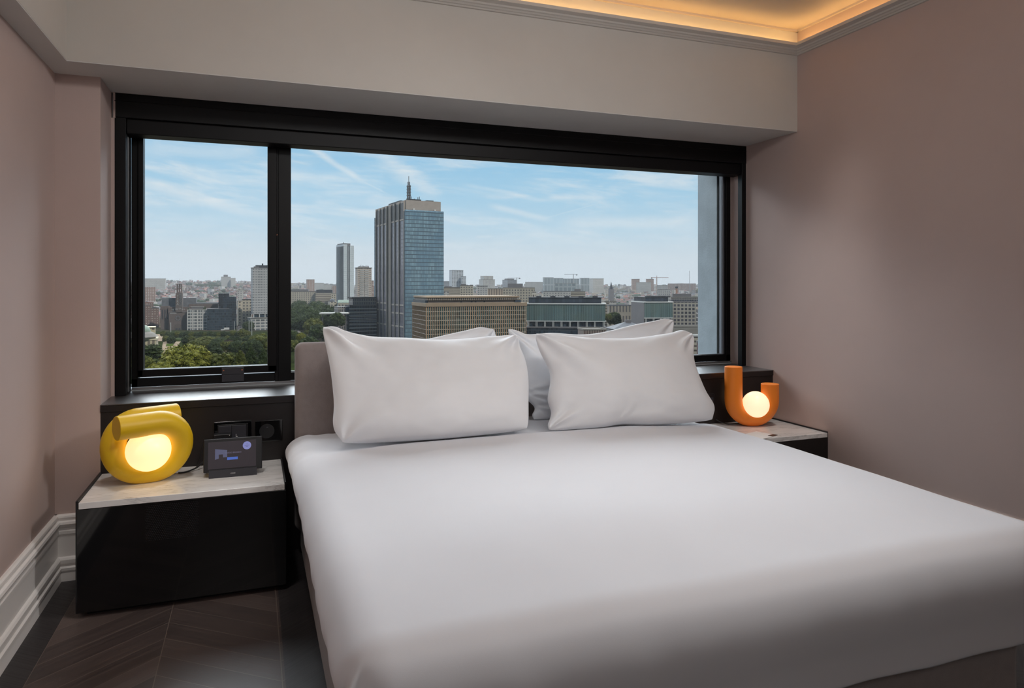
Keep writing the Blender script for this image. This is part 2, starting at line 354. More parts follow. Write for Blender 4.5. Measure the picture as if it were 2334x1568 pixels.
# skirting board
sk = [(0, .300), (.010, .300), (.016, .294), (.018, .286), (.014, .279), (.014, .272), (.024, .268), (.027, .258), (.022, .246), (.016, .238), (.016, .230), (.020, .226),
      (.020, .212), (.016, .208), (.016, .108), (.024, .104), (.030, .096), (.030, .080), (.024, .074), (.026, .066), (.034, .060), (.034, .048), (.030, .046), (.034, .0), (0, 0)]
o = MB().prism([(XL + a, z) for a, z in sk], 'y', YB, YP).build('baseboard_left', M_trim, merge=True); tag(o, 'tall moulded white skirting board on the left wall', kind='structure')
o = MB().prism([(YP - a, z) for a, z in sk], 'x', XL, XP).build('baseboard_window', M_trim, merge=True); tag(o, 'short return of white skirting beside the bedside unit', kind='structure')
o = MB().prism([(XR - a, z) for a, z in sk], 'y', YB, 3.2).build('baseboard_right', M_trim, merge=True); tag(o, 'tall moulded white skirting board on the right wall', kind='structure')

# ------------------------------------------------------------------ window and dark wood sill
w = empty('window_1', (1.2, YG, .8)); tag(w, 'wide black framed window looking over the city', kind='structure')
wp = lambda name, mb, m, **k: mb.build(name, m, None, **k)
def kid(o, root): o.parent = root; o.matrix_parent_inverse = Matrix.Translation(root.location).inverted(); return o
Z0, Z1 = .812, 2.30
fr = MB().box(-.604, -.572, YG, YG + .07, Z0, Z1).box(3.196, XR, YG, YG + .07, Z0, Z1).box(-.604, XR, YG, YG + .07, Z0, Z0 + .046).box(-.604, XR, YG, YG + .07, 2.24, Z1)
kid(fr.build('frame', M_blackd, bevel=.003), w)
kid(MB().box(.118, .205, YG - .004, YG + .07, Z0, 2.24).box(.135, .139, YG - .007, YG, Z0, 2.24).build('mullion', M_blackd, bevel=.003), w)
sa = MB().box(-.572, -.545, YG - .018, YG + .05, .868, 2.25).box(.079, .128, YG - .018, YG + .05, .868, 2.25).box(-.572, .128, YG - .018, YG + .05, .866, .905).box(-.572, .128, YG - .018, YG + .05, 2.2, 2.25)
s_ = kid(sa.build('sash', M_black, bevel=.004), w)
kid(MB().box(-.6, XR, YG - .012, YG + .0, .800, .812).build('strip', M_alu), w)
kid(MB().box(-.16, -.045, YG - .022, YG - .01, .822, .862).box(-.16, -.045, YG - .024, YG - .018, .862, .9).build('sash_restrictor', M_plast2, bevel=.002), w)
sc = MB()
for x in (-.15, -.055): sc.tube([(x, YG - .024, .886), (x, YG - .027, .886)], .004, 10)
sc.tube([(.125, YG - .005, 1.64), (.125, YG - .009, 1.64)], .006, 12)
kid(sc.build('screw', mat('copper_screw', srgb(190, 120, 90), .4, metal=.6)), w)
kid(MB().box(-.545, .079, YG + .018, YG + .024, .905, 2.2).build('pane', M_glass), w)
kid(MB().box(.205, 3.196, YG + .030, YG + .036, Z0 + .046, 2.24).build('pane', M_glass), w)
gk = MB().box(3.182, 3.196, YG + .02, YG + .06, Z0 + .046, 2.24).box(.205, 3.196, YG + .02, YG + .045, Z0 + .044, Z0 + .05)
kid(gk.build('gasket', mat('grey_gasket', srgb(96, 98, 104), .5)), w)

bl = empty('roller_blind', (1.27, YW, 2.2)); tag(bl, 'black blind cassette and side rails around the window opening', 'blind')
kid(MB().box(-.654, XR, YW - .004, YG - .02, 2.205, ZS - .005).box(-.654, XR, YW - .008, YW, 2.285, 2.289).build('cassette', M_black, bevel=.002), bl)
kid(MB().box(-.604, XR, YW + .022, YG - .03, 2.13, 2.206).build('lower_cassette', M_black, bevel=.004), bl)
ra = MB().box(-.654, -.604, YW, YW + .045, ZSILL, 2.205).box(-.612, -.604, YW + .045, YG, ZSILL, 2.205)
kid(ra.build('guide_rail', M_black, bevel=.002), bl)
kid(MB().box(XR - .034, XR, YW, YW + .045, ZSILL, 2.205).build('guide_rail', M_black, bevel=.002), bl)
gs = MB()
for y in (YW + .062, YW + .074, YW + .09): gs.box(-.6045, -.602, y, y + .004, ZSILL + .01, 2.12)
kid(gs.build('groove_strip', M_alu), bl)
struct('trim_reveal_left', MB().box(XP, -.654, YW - .002, YW + .02, ZSILL, 2.2).box(-.66, -.650, YW - .006, YW + .02, 2.2, 2.33), M_wall)

si = struct('trim_sill', MB().box(XP, XR, YP - .006, YG, ZSILL - .005, ZSILL), M_wood, 'dark stained wooden window ledge', bevel=.001)
struct('trim_sill_panel', MB().box(XP, XR, YP, YP + .03, .0, ZSILL - .038).box(XP, XR, YP - .005, YP + .03, ZSILL - .036, ZSILL - .006), M_panel, 'dark wooden panel below the window ledge')

# ------------------------------------------------------------------ bedside units
def nightstand(x0, x1, label, left):
    r = empty('nightstand', ((x0 + x1) / 2, 3.5, 0)); tag(r, label, 'nightstand', 'built-in bedside units')
    y0, y1 = 3.263, YP
    bd = MB().box(x0 + .012, x1 - .012, y0 + .012, y1 - .001, .03, .444)
    kid(bd.build('body', M_plast, bevel=.002), r)
    kid(MB().box(x0, x1, y0, y0 + .010, .022, .443).build('front_panel', M_gloss, bevel=.0015), r)
    kid(MB().box(x0 + .03, x1 - .03, y0 + .04, y1 - .02, 0, .03).build('plinth', M_blackd), r)
    for (a, b) in ((x0 - .004, x0 + .006), (x1 - .006, x1)):
        kid(MB().box(a, b, y0 + .001, y1 - .001, .022, .478).build('side_panel', M_plast, bevel=.001), r)
    kid(MB().box(x0 + .007, x1 - .007, y0 - .002, y1 - .001, .4445, .4704).build('marble_top', M_marble, bevel=.0015), r)
    if left:
        g = MB()
        for i in range(28):
            for j in range(21):
                px = -.417 + i * .0072 + (j % 2) * .0036; pz = .287 + j * .0072
                g.face([(px - .0022, y0 - .0006, pz), (px, y0 - .0006, pz - .0022), (px + .0022, y0 - .0006, pz), (px, y0 - .0006, pz + .0022)])
        kid(g.build('vent_grille', mat('vent_dots', srgb(34, 33, 36), .4)), r)
    return r
nightstand(XP, .140, 'black glass bedside unit with white marble top under the yellow lamp', True)
nightstand(2.33, XR, 'black glass bedside unit with white marble top under the orange lamp', False)

# ------------------------------------------------------------------ sockets
def socket(x0, x1, z0, z1, label, usb):
    r = empty('socket_plate', ((x0 + x1) / 2, YP, (z0 + z1) / 2)); tag(r, label, 'socket')
    kid(MB().box(x0, x1, YP - .009, YP - .0005, z0, z1).build('plate', M_gloss, bevel=.002), r)
    if usb:
        kid(MB().box(x0 + .018, x1 - .018, YP - .0115, YP - .009, z0 + .01, z1 - .014).build('inner_frame', M_plast, bevel=.001), r)
        xm = (x0 + x1) / 2 - .006
        kid(MB().box(x0 + .022, xm - .001, YP - .016, YP - .0115, z0 + .014, z1 - .020).build('socket_insert', M_plast2, bevel=.0015), r)
        k = kid(MB().box(xm + .001, x1 - .026, YP - .016, YP - .0115, z0 + .014, z1 - .020).build('usb_insert', M_plast2, bevel=.0015), r)
        kid(MB().box(xm + .020, xm + .022, YP - .0168, YP - .016, z0 + .03, z0 + .042).box(xm + .020, xm + .028, YP - .0168, YP - .016, z0 + .028, z0 + .031).build('usb_icon', M_paper), r)
    else:
        t = MB(); t.tube([((x0 + x1) / 2 - .01, YP - .009, (z0 + z1) / 2), ((x0 + x1) / 2 - .01, YP - .0125, (z0 + z1) / 2)], .036, 36)
        kid(t.build('socket_insert', M_plast, smooth=False), r)
        kid(MB().box((x0 + x1) / 2 - .012, (x0 + x1) / 2 - .004, YP - .0135, YP - .0125, z1 - .035, z1 - .033).build('earth_pin', M_alu), r)
    return r
socket(-.180, -.004, .575, .680, 'wide black double socket plate behind the tablet', True)
socket(.012, .142, .566, .673, 'square glossy black socket plate beside the headboard', False)
r = empty('socket_plate', (2.735, YP, .60)); tag(r, 'small black socket plate on the dark panel beside the right pillows', 'socket')
kid(MB().box(2.705, 2.765, YP - .006, YP - .0005, .555, .665).build('plate', M_plast, bevel=.002), r)
kid(MB().box(2.715, 2.755, YP - .009, YP - .006, .58, .64).build('socket_insert', M_plast2, bevel=.002), r)
ad = empty('power_adapter', (-.14, YP - .03, .61)); tag(ad, 'black plug adapter pushed into the double socket plate', 'adapter')
kid(MB().box(-.178, -.098, YP - .062, YP - .0165, .585, .628).build('adapter_body', M_plast, bevel=.004), ad)
kid(MB().tube([(-.106, YP - .0625, .622), (-.106, YP - .0635, .622)], .0016, 8).build('indicator_light', M_paper), ad)
def cable(name, pts, label, rad=.0022, sub=8):
    P = []
    n = len(pts); V = [Vector(p) for p in pts]
    for i in range(n - 1):
        p0, p1, p2, p3 = V[max(i - 1, 0)], V[i], V[i + 1], V[min(i + 2, n - 1)]
        for k in range(sub):
            t = k / sub
            P.append(.5 * ((2 * p1) + (p2 - p0) * t + (2 * p0 - 5 * p1 + 4 * p2 - p3) * t * t + (3 * p1 - p0 - 3 * p2 + p3) * t ** 3))
    P.append(V[-1]); o = MB().tube(P, rad, 8).build(name, M_cable, smooth=True); return tag(o, label, 'cable')
cable('lamp_cable', [(-.325, 3.60, .478), (-.29, 3.615, .476), (-.25, 3.65, .484), (-.215, 3.69, .505), (-.19, 3.71, .494)], 'thick black cable curling out from behind the yellow lamp', .004)
cable('adapter_cable', [(-.180, 3.695, .607), (-.205, 3.70, .598), (-.228, 3.70, .575), (-.238, 3.70, .53), (-.25, 3.70, .49), (-.255, 3.715, .4735)], 'thin black cable drooping from the plug adapter')
cable('lamp_cable', [(2.93, 3.66, .478), (2.88, 3.67, .474), (2.83, 3.68, .474), (2.79, 3.70, .486), (2.77, 3.72, .50)], 'thin black cable running behind the orange lamp', .003)

# ------------------------------------------------------------------ lamps
def arc(cx, cz, r, a0, a1, n): return [(cx + r * math.cos(R(a0 + (a1 - a0) * k / n)), cz + r * math.sin(R(a0 + (a1 - a0) * k / n))) for k in range(n + 1)]
def flat_base(o, z=0.0):
    for v in o.data.vertices:
        if v.co.z < z: v.co.z = z + (v.co.z - z) * .02
la = empty('table_lamp', (-.438, 3.505, .4706), R(28)); tag(la, 'yellow coiled tube table lamp glowing on the left bedside unit', 'lamp')
tr, rc, hs = .052, .113, .012
cz = tr + rc - .006
P2 = [(-.155, cz + rc)] + [(-.155 + .02 * k, cz + rc) for k in range(1, 9)] + arc(hs, cz, rc, 90, -90, 26) + [(0, cz - rc)] + arc(-hs, cz, rc, -90, -270, 26) + [(.02 * k, cz + rc) for k in range(0, 7)] + [(.160, cz + rc)]
n = len(P2)
def coil_y(t): return -.062 + .146 * (3 * t * t - 2 * t ** 3)
path = [(x, coil_y(min(1, max(0, (i - 8) / (n - 16)))), z) for i, (x, z) in enumerate(P2)]
o = MB().tube(path, tr, 36).build('lamp_body', M_yel, la, merge=True, bevel=.003); flat_base(o)
g = MB().sphere((-.014, -.036, cz - .008), .092, 40, 26).build('globe', M_globe1, la, smooth=True)
lb = empty('table_lamp', (2.952, 3.602, .4706), -TH); tag(lb, 'orange U-shaped tube table lamp glowing on the right bedside unit', 'lamp')
tr2, rr2 = .0545, .115; c2z = tr2 + rr2 - .006
P3 = [(-rr2, .372), (-rr2, .33), (-rr2, .28), (-rr2, .24)] + arc(0, c2z, rr2, 180, 360, 34) + [(rr2, .20), (rr2, .24), (rr2, .264)]
o = MB().tube([(x, 0, z) for x, z in P3], tr2, 36).build('lamp_body', M_ora, lb, merge=True, bevel=.003); flat_base(o)
MB().sphere((.018, -.020, c2z - .028), .083, 40, 26).build('globe', M_globe2, lb, smooth=True)

# ------------------------------------------------------------------ tablet on its dock
tb = empty('tablet', (-.085, 3.487, .4706)); tag(tb, 'black tablet computer standing in a charging dock on marble', 'tablet')
T = Matrix.Translation((0, .0, .0)) @ Matrix.Rotation(R(-12), 4, 'X')
def tl(mb, name, m, bevel=0.):
    for i, v in enumerate(mb.v): mb.v[i] = tuple(T @ Vector(v))
    return mb.build(name, m, tb, bevel=bevel)
tl(MB().box(-.127, .127, -.004, .004, .022, .172), 'casing', M_plast, .0035)
scr = tl(MB().box(-.108, .100, -.0046, -.0038, .036, .158), 'screen', mat('dim_screen', srgb(30, 28, 30), .12, emit=srgb(72, 66, 70), est=.5))
def on_screen(mb, name, m):
    for i, v in enumerate(mb.v): mb.v[i] = tuple(T @ Vector(v))
    return mb.build(name, m, scr)
dk = lambda n, c, e=1.: mat(n, srgb(20, 20, 24), .3, emit=srgb(*c), est=e)
ps = []
for k in range(28):
    a = 2 * math.pi * k / 28; ps.append((.060 + .0185 * math.cos(a), -.0050, .133 + .0185 * math.sin(a)))
mbb = MB(); mbb.face(ps); on_screen(mbb, 'round_badge', dk('screen_lilac', (122, 126, 178)))
on_screen(MB().box(-.026, .020, -.0050, -.0047, .073, .085), 'blue_button', dk('screen_blue', (70, 98, 176)))
pb = MB(); pb.face([(-.078, -.0049, .126), (-.026, -.0049, .118), (-.026, -.0049, .086), (-.044, -.0049, .086), (-.044, -.0049, .10), (-.062, -.0049, .10), (-.062, -.0049, .082), (-.078, -.0049, .078)])
on_screen(pb, 'picture_patch', dk('screen_slate', (80, 82, 106)))
def text(s, size, loc, parent, m, name, rot=(R(90), 0, 0), ext=.0002):
    c = bpy.data.curves.new(name, 'FONT'); c.body = s; c.size = size; c.align_x = 'CENTER'; c.align_y = 'CENTER'; c.extrude = ext
    q = bpy.data.objects.new('lettering', c); COL.objects.link(q); me = bpy.data.meshes.new_from_object(q.evaluated_get(bpy.context.evaluated_depsgraph_get()))
    bpy.data.objects.remove(q); bpy.data.curves.remove(c)
    t = bpy.data.objects.new(name, me); COL.objects.link(t); t.location = loc; t.rotation_euler = rot; me.materials.clear(); me.materials.append(m); t.parent = parent
    return t
def ttext(s, size, x, z, m, name):
    p = T @ Vector((x, -.0051, z)); return text(s, size, p, scr, m, name, (R(78), 0, 0), .0001)
ttext('CARDO BRUSSELS', .0088, .000, .105, dk('screen_text', (100, 95, 118)), 'title_text')
bln = MB()
for z_ in (.139, .133, .127): bln.box(.049 + abs(z_ - .133), .071 - abs(z_ - .133), -.0053, -.0051, z_, z_ + .0018)
on_screen(bln, 'badge_lines', dk('screen_text2', (86, 88, 130)))
dock = MB().prism([(-.022, 0), (.040, 0), (.034, .012), (-.004, .034), (-.016, .034)], 'x', -.103, .103).build('dock', M_plast2, tb, bevel=.002)
text('crave', .0095, (.0, -.0198, .0175), dock, M_paper, 'dock_logo', (R(80), 0, 0), .0002)

# notepad on the right unit
npd = empty('notepad', (2.77, 3.33, .4706), R(18)); tag(npd, 'white notepad with black edge lying on marble beside the duvet', 'notepad')
MB().box(-.10, .10, -.07, .07, 0, .005).build('pages', M_paper, npd); MB().box(.045, .100, -.0705, -.040, .005, .0065).build('pen_slot', M_plast, npd)

# ------------------------------------------------------------------ bed
bed = empty('bed', (1.17, 2.45, 0)); tag(bed, 'wide double bed with taupe upholstered base and headboard under the window', 'bed')
BX0, BX1 = .165, 2.245
kid(MB().box(.222, 2.16, 1.43, 3.62, .04, .45).build('base', M_taupe, bevel=.03), bed)
hb = MB().box(.198, 2.12, 3.622, 3.715, .12, 1.066).build('headboard', M_taupe); kid(hb, bed)
b_ = hb.modifiers.new('b', 'BEVEL'); b_.width = .038; b_.segments = 6; hb.data.polygons.foreach_set('use_smooth', [True] * 6)
kid(MB().box(.26, 2.15, 1.38, 3.60, .45, .60).build('mattress', M_sheet, bevel=.05), bed)
ft = []
for x in (.35, 2.05):
    for y in (1.5, 3.5): kid(MB().box(x - .03, x + .03, y - .03, y + .03, 0, .04).build('leg', M_blackd), bed)

def sstep(a, b, x):
    t = max(0., min(1., (x - a) / (b - a))); return t * t * (3 - 2 * t)
def duvet():
    x0, x1, yf, yh = .264, 2.175, 1.45, 3.59       # plan of the flat top; beyond it the cloth rolls over the edge
    drop, Rr = .255, .11
    nx, ny, nd = 70, 80, 26
    ds = [drop * (k / nd) for k in range(1, nd + 1)]
    xs = [-d for d in ds[::-1]] + [x1 and (x1 - x0) * i / nx for i in range(nx + 1)] + [(x1 - x0) + d for d in ds]
    ysr = [-d for d in ds[::-1]] + [(yh - yf) * j / ny for j in range(ny + 1)] + [yh - yf + d * .22 for d in ds[:12]]
    Wd, Ln = x1 - x0, yh - yf; rows = []
    for a in xs:
        row = []
        for b in ysr:
            dx = -a if a < 0 else (a - Wd if a > Wd else 0.); dy = -b if b < 0 else (b - Ln if b > Ln else 0.)
            sx = -1 if a < 0 else 1; sy = -1 if b < 0 else 1
            l = max(dx, dy); h = math.hypot(dx, dy) or 1.
            ux, uy = sx * dx / h, sy * dy / h
            px, py = min(max(a, 0), Wd), min(max(b, 0), Ln)
            q = Rr * math.pi / 2
            if l <= q: out, dn = Rr * math.sin(l / Rr), Rr * (1 - math.cos(l / Rr))
            else: out, dn = Rr, Rr + (l - q)
            X_, Y_ = x0 + px, yf + py
            ex = min(px, Wd - px) / .5; ey = py / .45
            crown = .020 * sstep(0, 1, ex) * (.35 + .65 * sstep(0, 1, ey)) + .012 * sstep(0, 1, ey)
            head = sstep(yh - .25, yh + .02, Y_) * .02 + .016 * sstep(3.0, 3.12, Y_)
            z = .633 + crown - head - dn
            und = noise.noise(Vector((X_ * 1.6, Y_ * 1.6, 3.))) * .010 + noise.noise(Vector((X_ * 5, Y_ * 3, 9.))) * .0022
            z += und * (1 - min(1, dn / .08) * .6)
            # soft folds of the hanging cloth
            al = (Y_ if dx > dy else X_) + (dx - dy) * .5
            fold = (math.sin(al * 19 + 3 * noise.noise(Vector((al * 2, 1, 2)))) + .7 * math.sin(al * 43 + 2)) * .0035 * sstep(.03, .27, l)
            fold += noise.noise(Vector((al * 7, l * 2, 5.))) * .008 * sstep(.02, .2, l)
            if dx > 0 and dy > 0:                     # pulled pleat at the corner
                ca = math.atan2(dy, dx) - .72
                fold += .028 * math.exp(-(ca / .10) ** 2) * sstep(.06, .27, l) - .020 * math.exp(-((ca + .24) / .12) ** 2) * sstep(.05, .27, l)
            if dy >= dx: fold *= .3
            side = .012 * math.sin(min(1., l / .2) * math.pi) if l > 0 else 0
            tuck = -.034 * sstep(.12, .27, l)
            o_ = out + fold + side + tuck
            # fine creases running in from the head-left corner
            if X_ < .75 and Y_ > 2.9: z += .0035 * math.sin((X_ * 1.2 + Y_) * 60) * sstep(.7, .2, X_) * sstep(2.95, 3.35, Y_) * (1 if dn < .1 else 0)
            z += noise.noise(Vector((al * 4, 7, 1.))) * .010 * sstep(.2, .27, l)
            if dy >= dx: z -= .13 * sstep(.08, .27, l)
            row.append((X_ + ux * o_, Y_ + uy * o_, z))
        rows.append(row)
    g_ = MB(); g_.grid([r[::-1] for r in rows]); o = g_.build('duvet', M_sheet, smooth=True)
    # give the cloth its thickness
    s = o.modifiers.new('solid', 'SOLIDIFY'); s.thickness = .012; s.offset = -1
    sb = o.modifiers.new('sub', 'SUBSURF'); sb.levels = 1; sb.render_levels = 1
    return tag(o, 'smooth white duvet spread over the bed, hanging down its sides', 'duvet')
duvet()

def pillow(TL, TR, BR, BL, top, right, bottom, left, thick, label, seed, creases=(), lean=0.):
    """a stuffed pillow between four corner points; the side lists bow each edge (offset vectors at the middle)"""
    TL, TR, BR, BL = map(Vector, (TL, TR, BR, BL)); nu, nv = 72, 52
    def edge(p, q, bow, t):
        r = p.lerp(q, t)
        for (t0, w, off) in bow: r = r + Vector(off) * math.exp(-((t - t0) / w) ** 2) * min(1, t / .1, (1 - t) / .1)
        return r
    nrm = (TR - TL).cross(BL - TL).normalized()
    if nrm.y > 0: nrm = -nrm
    c = (TL + TR + BR + BL) / 4; rows = {1: [], -1: []}
    for s in (1, -1):
        for i in range(nu + 1):
            u = i / nu; u = .5 - .5 * math.cos(math.pi * u) * (.55) - (.45) * (.5 - u); row = []
            for j in range(nv + 1):
                v = j / nv; v = .5 - .5 * math.cos(math.pi * v) * .55 - .45 * (.5 - v)
                T_, B_ = edge(TL, TR, top, u), edge(BL, BR, bottom, u); L_, R_ = edge(TL, BL, left, v), edge(TR, BR, right, v)
                p = T_.lerp(B_, v) + L_.lerp(R_, u) - (TL.lerp(TR, u)).lerp(BL.lerp(BR, u), v)
                e = (1 - abs(2 * u - 1) ** 2.6) * (1 - abs(2 * v - 1) ** 2.6)
                sag = 1 + .35 * (v - .45)
                h = thick * max(0, e) ** .50 * sag
                # corner pinches and tension creases
                w = 0.
                for (cu, cv, ang, amp, ln, fr) in creases:
                    du, dv = (u - cu) * 1.5, v - cv; rr = math.hypot(du, dv); a = math.atan2(dv, du)
                    if s > 0: w += 1.7 * amp * math.sin((a - R(ang)) * fr) * math.exp(-((a - R(ang)) / .5) ** 2) * sstep(0, .08, rr) * math.exp(-(rr / ln) ** 2)
                w += noise.noise(Vector((u * 5 + seed, v * 4, s * 2.))) * .010 * min(1, e * 3)
                w += noise.noise(Vector((u * 14 + seed, v * 11, s * 3.))) * .0045 * min(1, e * 4)
                p = p.lerp(c, .030 * abs(2 * u - 1) ** 9 * abs(2 * v - 1) ** 9)
                row.append(p + nrm * s * (h + (w if e > 0 else 0)))
            rows[s].append(row)
    b = MB(); b.grid([r[::-1] for r in rows[1]]); b.grid(rows[-1])
    o = b.build('pillow', M_pill, smooth=True)
    bm = bmesh.new(); bm.from_mesh(o.data); bmesh.ops.remove_doubles(bm, verts=bm.verts, dist=2e-4); bm.to_mesh(o.data); bm.free()
    q = o.modifiers.new('sub', 'SUBSURF'); q.levels = 1; q.render_levels = 1
    return tag(o, label, 'pillow', 'white pillows on the bed')
pillow((.294, 3.37, 1.167), (1.292, 3.37, 1.102), (1.222, 3.05, .672), (.352, 3.07, .668),
       [(.22, .16, (0, 0, -.030)), (.55, .30, (0, 0, -.050)), (.05, .05, (0, 0, .012))], [(.45, .3, (.022, 0, 0)), (.15, .1, (-.012, 0, 0))], [(.5, .3, (0, -.03, -.0))], [(.35, .3, (.012, 0, 0)), (.85, .12, (-.018, 0, 0))],
       .105, 'front left white pillow, the widest, standing against another', 1.3,
       [(0, 0, 42, .020, .45, 6), (1, 0, 128, .022, .32, 7), (0, 1, -40, .008, .3, 8), (1, 1, 215, .006, .3, 8)])
pillow((.43, 3.56, 1.10), (1.232, 3.56, 1.125), (1.16, 3.47, .655), (.375, 3.45, .655),
       [(.45, .25, (0, 0, -.040)), (.9, .1, (0, 0, .012))], [(.5, .3, (.03, 0, 0))], [], [(.5, .3, (-.01, 0, 0))],
       .075, 'back left white pillow peeking out behind the widest pillow', 4.1, [(1, 0, 130, .012, .3, 7)])
pillow((1.325, 3.26, 1.118), (2.290, 3.27, 1.095), (2.205, 2.97, .664), (1.300, 3.03, .664),
       [(.35, .25, (0, 0, -.030)), (.62, .2, (0, 0, -.022)), (.93, .07, (0, 0, .018))], [(.3, .2, (-.035, 0, 0)), (.55, .25, (-.03, 0, 0)), (.85, .1, (.02, 0, 0))], [(.45, .1, (0, .03, .006))], [(.45, .25, (.060, 0, 0)), (.82, .1, (.03, 0, 0))],
       .100, 'front right white pillow leaning toward the orange lamp side', 7.7,
       [(0, 0, 38, .020, .55, 6), (1, 0, 120, .014, .3, 9), (0, 1, -48, .014, .25, 8), (.43, 1, -95, .012, .22, 6)])
pillow((1.262, 3.50, 1.128), (2.350, 3.54, 1.158), (2.18, 3.44, .655), (1.375, 3.40, .640),
       [(.12, .1, (0, 0, -.025)), (.45, .28, (0, 0, -.060)), (.95, .06, (0, 0, .012))], [(.5, .3, (-.02, 0, 0))], [], [(.3, .18, (.045, 0, 0)), (.62, .2, (.0, 0, 0)), (.86, .07, (.035, 0, 0))],
       .080, 'back right white pillow with its top corner raised highest', 9.2, [(0, 0, 60, .012, .5, 6), (0, .7, 0, .014, .35, 9), (0, .86, 0, .012, .3, 9), (1, 0, 130, .012, .3, 7)])

# ================================================================== the city
GZ = -58.65
rnd = random.Random(7)
def dr_of(x, y): return x * math.sin(TH) + y * math.cos(TH), x * math.cos(TH) - y * math.sin(TH)
def gz(d, a):
    h = GZ + 60 * sstep(1150, 5600, d) + 30 * sstep(1500, 4200, d) * sstep(-.22, -.42, a) - 14 * sstep(5600, 8000, d)
    return h + 2.5 * noise.noise(Vector((d / 700, a * 9, 0))) * sstep(1300, 3000, d)
def terrain():
    dd = [120 + 40 * k for k in range(27)] + [1200 + 90 * k for k in range(56)] + [6240 + 400 * k for k in range(9)]
    aa = [-1.6 + 2.7 * k / 80 for k in range(81)]; rows = []
    for d in dd: rows.append([at(U0 + a * FPX, d) + Vector((0, 0, gz(d, a))) for a in aa])
    m = bpy.data.materials.new('city_ground'); m.use_nodes = True; N = NT(m.node_tree); oc = N.n('ShaderNodeTexCoord').outputs['Object']
    a = N.noise(oc, .012, 6, .65); b = N.noise(oc, .09, 4, .7)
    c = N.mix(N.sm(a, .42, .60), srgb(66, 58, 52), srgb(36, 42, 26)); c = N.mix(N.sm(b, .45, .65, 0., .6), c, srgb(74, 54, 46))
    p = N.n('ShaderNodeBsdfPrincipled', i={'Base Color': c, 'Roughness': 1., 'Specular IOR Level': 0.}); N.nt.links.new(p.outputs[0], N.n('ShaderNodeOutputMaterial').inputs[0])
    g = MB(); g.grid([r[::-1] for r in rows]); o = g.build('city_ground', m, smooth=True)
    o['kind'] = 'structure'; o['label'] = 'ground of the city rising to low hills far away'
terrain()

F_ = facade
def S(r, g, b):                        # city paints, greyed and darkened evenly to balance the strong sky light
    c = srgb(r, g, b); y = .3 * c[0] + .6 * c[1] + .1 * c[2]
    return tuple((q * .82 + y * .18) * .56 for q in c[:3]) + (1,)
F_glass = F_('tower_curtain_wall', srgb(58, 70, 80), srgb(104, 124, 132), 1.7, 4.1, .86, .78, .12, gvar=.16, fmetal=.3, tint=srgb(88, 112, 126))
F_tside = F_('tower_side_glass', S(112, 104, 106), S(142, 134, 140), 2.2, 4.1, .9, .86, .2, gvar=.12, fmetal=.15)
F_stone = mat('warm_stone', S(170, 154, 140), .85, var=.06, vscale=.2)
F_louv = F_('louvre_panel', S(88, 84, 84), S(66, 62, 64), .8, 60, .5, 1.1, .6, gvar=.1)
F_tan = F_('teal_office_glass', S(60, 58, 52), S(62, 88, 84), 1.93, 4.05, .92, .92, .12, gvar=.5, fmetal=.3)
F_strip = F_('green_glass_strips', S(112, 132, 128), S(78, 108, 108), 1.05, 22, .62, 1.1, .15, gvar=.45, fmetal=.3, tint=S(92, 112, 96))
F_dark = F_('dark_glass_office', S(40, 50, 60), S(52, 70, 84), 2.4, 3.6, .86, .74, .1, gvar=.5, fmetal=.4)
F_dkatt = F_('dark_attic', S(24, 28, 36), S(52, 62, 76), 3.3, 12, .86, .9, .2, gvar=.3)
F_wgrid = F_('white_window_grid', S(196, 188, 178), S(96, 100, 102), 6.4, 4.1, .80, .60, .2, gvar=.4)
F_grey = F_('grey_office_grid', S(176, 172, 168), S(96, 98, 104), 2.1, 3.5, .46, .42, .2, gvar=.3)
F_beige = F_('beige_office_grid', S(184, 172, 152), S(78, 76, 84), 4.0, 4.0, .64, .62, .2, gvar=.4)
F_cream = F_('cream_facade', S(190, 176, 150), S(86, 82, 80), 4.6, 4.4, .48, .5, .3, gvar=.3)
F_flat = F_('white_balcony_flats', S(206, 198, 186), S(110, 102, 98), 3.4, 3.1, .7, .42, .4, gvar=.4)
F_brick = F_('brown_brick_flats', S(120, 88, 76), S(150, 136, 122), 3.2, 3.3, .4, .45, .4, gvar=.5)
F_brick2 = F_('rust_brick_flats', S(146, 104, 84), S(196, 184, 168), 5.5, 3.1, .5, .4, .6, gvar=.3)
F_band = F_('blue_band_office', S(164, 152, 140), S(50, 60, 74), 1.9, 4.3, .90, .72, .15, gvar=.45, fmetal=.3)
F_pier = F_('pier_front_office', S(150, 140, 128), S(62, 66, 78), 2.1, 3.9, .55, .7, .2, gvar=.3)
F_bands = F_('storey_band_office', S(186, 172, 146), S(96, 80, 70), 60, 3.6, 1.1, .40, .3, gvar=.2)
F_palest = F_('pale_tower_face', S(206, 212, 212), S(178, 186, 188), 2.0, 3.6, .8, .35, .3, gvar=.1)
F_greyshade = F_('grey_shaded_face', S(132, 132, 134), S(108, 110, 116), 2.4, 3.6, .8, .6, .2, gvar=.2)  # grey blocks' own tone; on the slender tower it paints in shade
F_patt = F_('speckled_tower', S(200, 202, 204), S(84, 88, 94), 6., 5., .62, .62, .3, gvar=.6)
F_eu = F_('distant_glass_block', S(156, 162, 160), S(112, 124, 126), 14, 30, .72, .85, .2, gvar=.25)
F_far = F_('distant_pale_block', S(190, 184, 174), S(120, 116, 116), 5., 4., .5, .5, .4, gvar=.3)
R_grey = mat('grey_roof', S(96, 91, 88), .9, var=.15, vscale=.1); R_pale = mat('pale_roof', S(144, 136, 126), .9, var=.1, vscale=.1)
R_dark = mat('dark_plant', S(40, 42, 50), .8, var=.2, vscale=.3); R_white = mat('white_render', S(214, 210, 202), .8, var=.04, vscale=.2)
